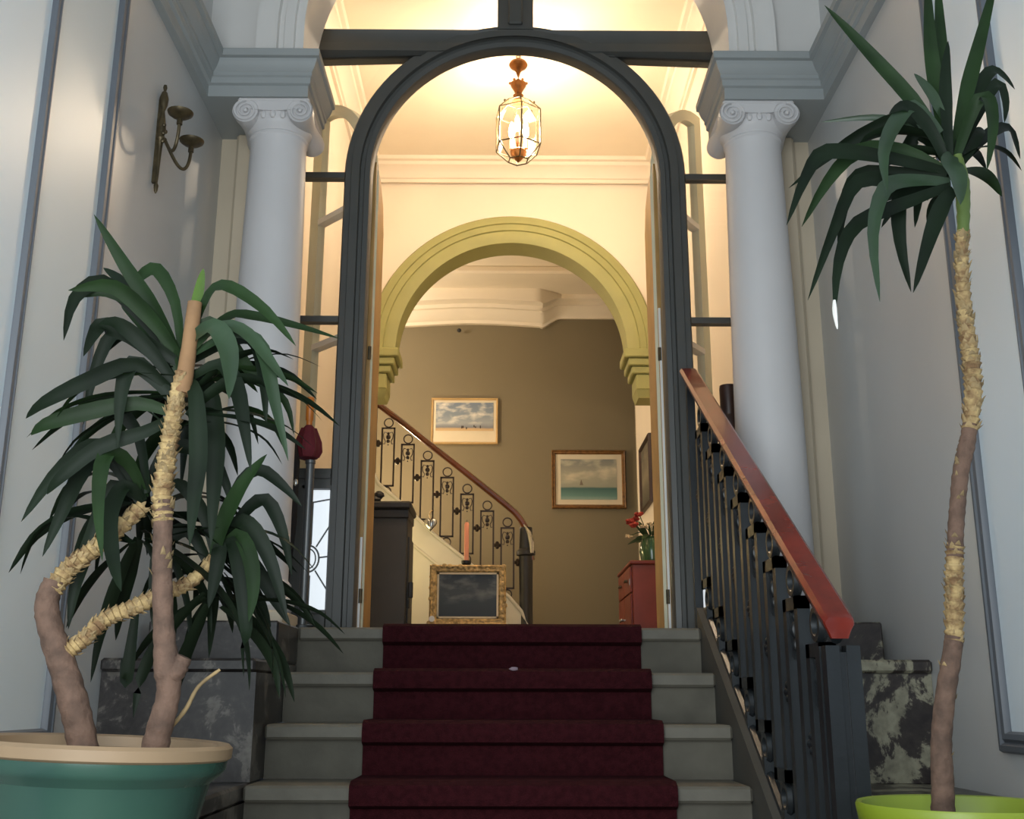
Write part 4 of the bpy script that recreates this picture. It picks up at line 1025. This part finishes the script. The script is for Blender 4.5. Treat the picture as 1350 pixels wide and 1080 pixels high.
# --- right pot and plant
YR = 2.2
qcx = .838
pr = thing('potted_yucca', 'tall single-stemmed yucca in a lime green pot on the right', 'plant', (qcx, YR, .372))
pt = MB().lathe([(.12, .372), (.13, .372), (.145, .52), (.166, .66), (.174, .70), (.188, .702), (.193, .708), (.197, .735), (.194, .741), (.185, .739), (.172, .70), (.12, .40)], (qcx, YR, 0), 56).build('pot', LIME, pr)
MB().lathe([(.163, .69), (.1, .70), (.02, .705)], (qcx, YR, 0), 32).build('soil', SOIL, pr)
pb2 = thing('pot_stand', 'round stone stand under the lime green pot', 'stand', (qcx, YR, FZ)); MB().lathe([(.16, FZ), (.165, FZ+.03), (.15, FZ+.05), (.15, FZ+.17), (.165, FZ+.185), (.16, .3715)], (qcx, YR, 0), 40).build('block', STONED, pb2)
t1, q1, s1 = trunk('stem', [(1243, 1085), (1243, 1040), (1241, 980), (1246, 920), (1254, 870), (1258, 840)], [.0225, .021, .020, .019, .0185, .0175], BARKB, pr, YR, None, .03)
t2, q2, s2_ = trunk('stem', [(1258, 850), (1258, 800), (1258, 755), (1259, 720)], [.0165, .0185, .0175, .0165], BARKY, pr, YR, None, .10)
t3, q3, s3 = trunk('stem', [(1259, 735), (1260, 700), (1263, 660), (1267, 620), (1275, 585), (1279, 560)], [.0165, .016, .016, .0165, .0165, .015], BARKB, pr, YR, None, .05)
t4, q4, s4 = trunk('stem', [(1278, 570), (1283, 520), (1281, 480), (1275, 440), (1270, 390), (1268, 340), (1269, 305)], [.015, .0175, .0175, .016, .015, .0135, .0125], BARKY, pr, YR, None, .10)
t5, q5, s5 = trunk('green_stem', [(1269, 320), (1270, 280), (1268, 240), (1262, 205)], [.012, .014, .016, .010], mat('green_stem', (92, 112, 52), .6, var=.15), pr, YR, None, .04)
scales(q2, s2_, 0, len(q2)-1, 60, pr, DRY, .009); scales(q4, s4, 2, len(q4)-4, 170, pr, DRY, .011); scales(q3, s3, 0, len(q3)-1, 14, pr, DRY, .009); scales(q1, s1, 14, len(q1)-1, 8, pr, DRY, .010)
W1 = .035
LR = [LEAF, LEAF2]
traced(pr, [
 (0, -.06, 1.05, .1, .1, [(1252, 225), (1215, 150), (1150, 75), (1087, 7)], LEAF),
 (.0, -.02, 1.05, .1, .0, [(1250, 215), (1236, 130), (1226, 60), (1222, -40)], LEAF),
 (.02, .02, 1.0, .0, .1, [(1252, 215), (1243, 130), (1240, 60), (1235, -40)], LEAF),
 (.0, .03, 1.0, .1, .1, [(1256, 215), (1272, 130), (1290, 60), (1316, -40)], LEAF),
 (-.01, -.02, .85, .1, .0, [(1252, 210), (1247, 150), (1246, 100), (1250, 54)], LEAF2),
 (0, -.06, .7, .3, .2, [(1246, 160), (1228, 125), (1205, 97)], LEAF3),
 (.0, .06, .9, .2, .3, [(1258, 205), (1285, 130), (1305, 95), (1322, 100), (1338, 118)], LEAF2),
 (0, -.10, 1.0, .1, .1, [(1260, 210), (1285, 140), (1302, 130), (1308, 170), (1301, 225)], LEAF),
 (0, .05, .85, .2, .3, [(1262, 205), (1295, 140), (1315, 110), (1325, 135), (1324, 162)], LEAF2),
 (.0, .04, .9, .1, .1, [(1256, 230), (1275, 200), (1290, 175), (1298, 172)], LEAF2),
 (.0, .14, .5, .4, .5, [(1245, 190), (1200, 165), (1150, 155), (1082, 161)], LEAF3),
 (.02, .10, .9, .4, .4, [(1246, 200), (1200, 155), (1150, 170), (1100, 200), (1040, 248)], LEAF2),
 (0, -.06, 1.0, .4, .2, [(1248, 226), (1170, 208), (1090, 200), (1062, 232), (1037, 297)], LEAF2),
 (0, .02, 1.0, .5, .2, [(1248, 226), (1190, 198), (1130, 200), (1090, 240), (1057, 299)], LEAF),
 (0, .06, 1.0, .4, .2, [(1248, 232), (1180, 228), (1132, 232), (1112, 270), (1105, 335)], LEAF2),
 (0, -.06, .95, .4, .1, [(1250, 238), (1190, 240), (1130, 240), (1100, 300), (1065, 396)], LEAF2),
 (0, -.10, .95, .3, .1, [(1252, 245), (1200, 265), (1130, 295), (1105, 345), (1100, 415)], LEAF2),
 (0, -.14, 1.0, .3, .0, [(1252, 240), (1200, 238), (1165, 250), (1150, 310), (1160, 398)], LEAF3),
 (.02, -.02, 1.1, .1, .0, [(1253, 245), (1215, 245), (1186, 260), (1186, 320), (1201, 385)], LEAF2),
 (.0, -.05, 1.1, .0, .1, [(1258, 250), (1243, 268), (1226, 310), (1204, 386)], LEAF2),
 (.04, .06, .9, .1, .1, [(1250, 232), (1222, 225), (1212, 250), (1206, 300)], LEAF2),
 (-.02, -.14, 1.35, .0, .0, [(1256, 205), (1252, 214), (1262, 235), (1266, 270)], LEAF3),
 (-.02, -.12, 1.0, .1, .0, [(1240, 175), (1205, 140), (1178, 165), (1164, 205), (1170, 256)], LEAF3),
 (-.01, -.08, .9, .2, .1, [(1250, 220), (1225, 170), (1195, 140), (1172, 150)], LEAF2),
 (.04, .1, .95, .1, .2, [(1252, 220), (1215, 180), (1195, 200), (1205, 240)], LEAF2),
 (.02, .16, .9, .2, .2, [(1262, 220), (1300, 180), (1330, 170), (1345, 210)], LEAF2),
], LR, W1, YR)
MB().tube(smooth([at(1100, 396, YR-.095), at(1101, 414, YR-.10), at(1104, 434, YR-.10)], 3), [.003, .004, .005, .005, .004, .003, .001], 6).build('dry_tip', WHITE, pr)
crown_fill(pr, at(1258, 200, YR), 14, [LEAF2, LEAF], (.16, .25), (.028, .036), (.2, 1.2), amin=.3, amax=3.2)
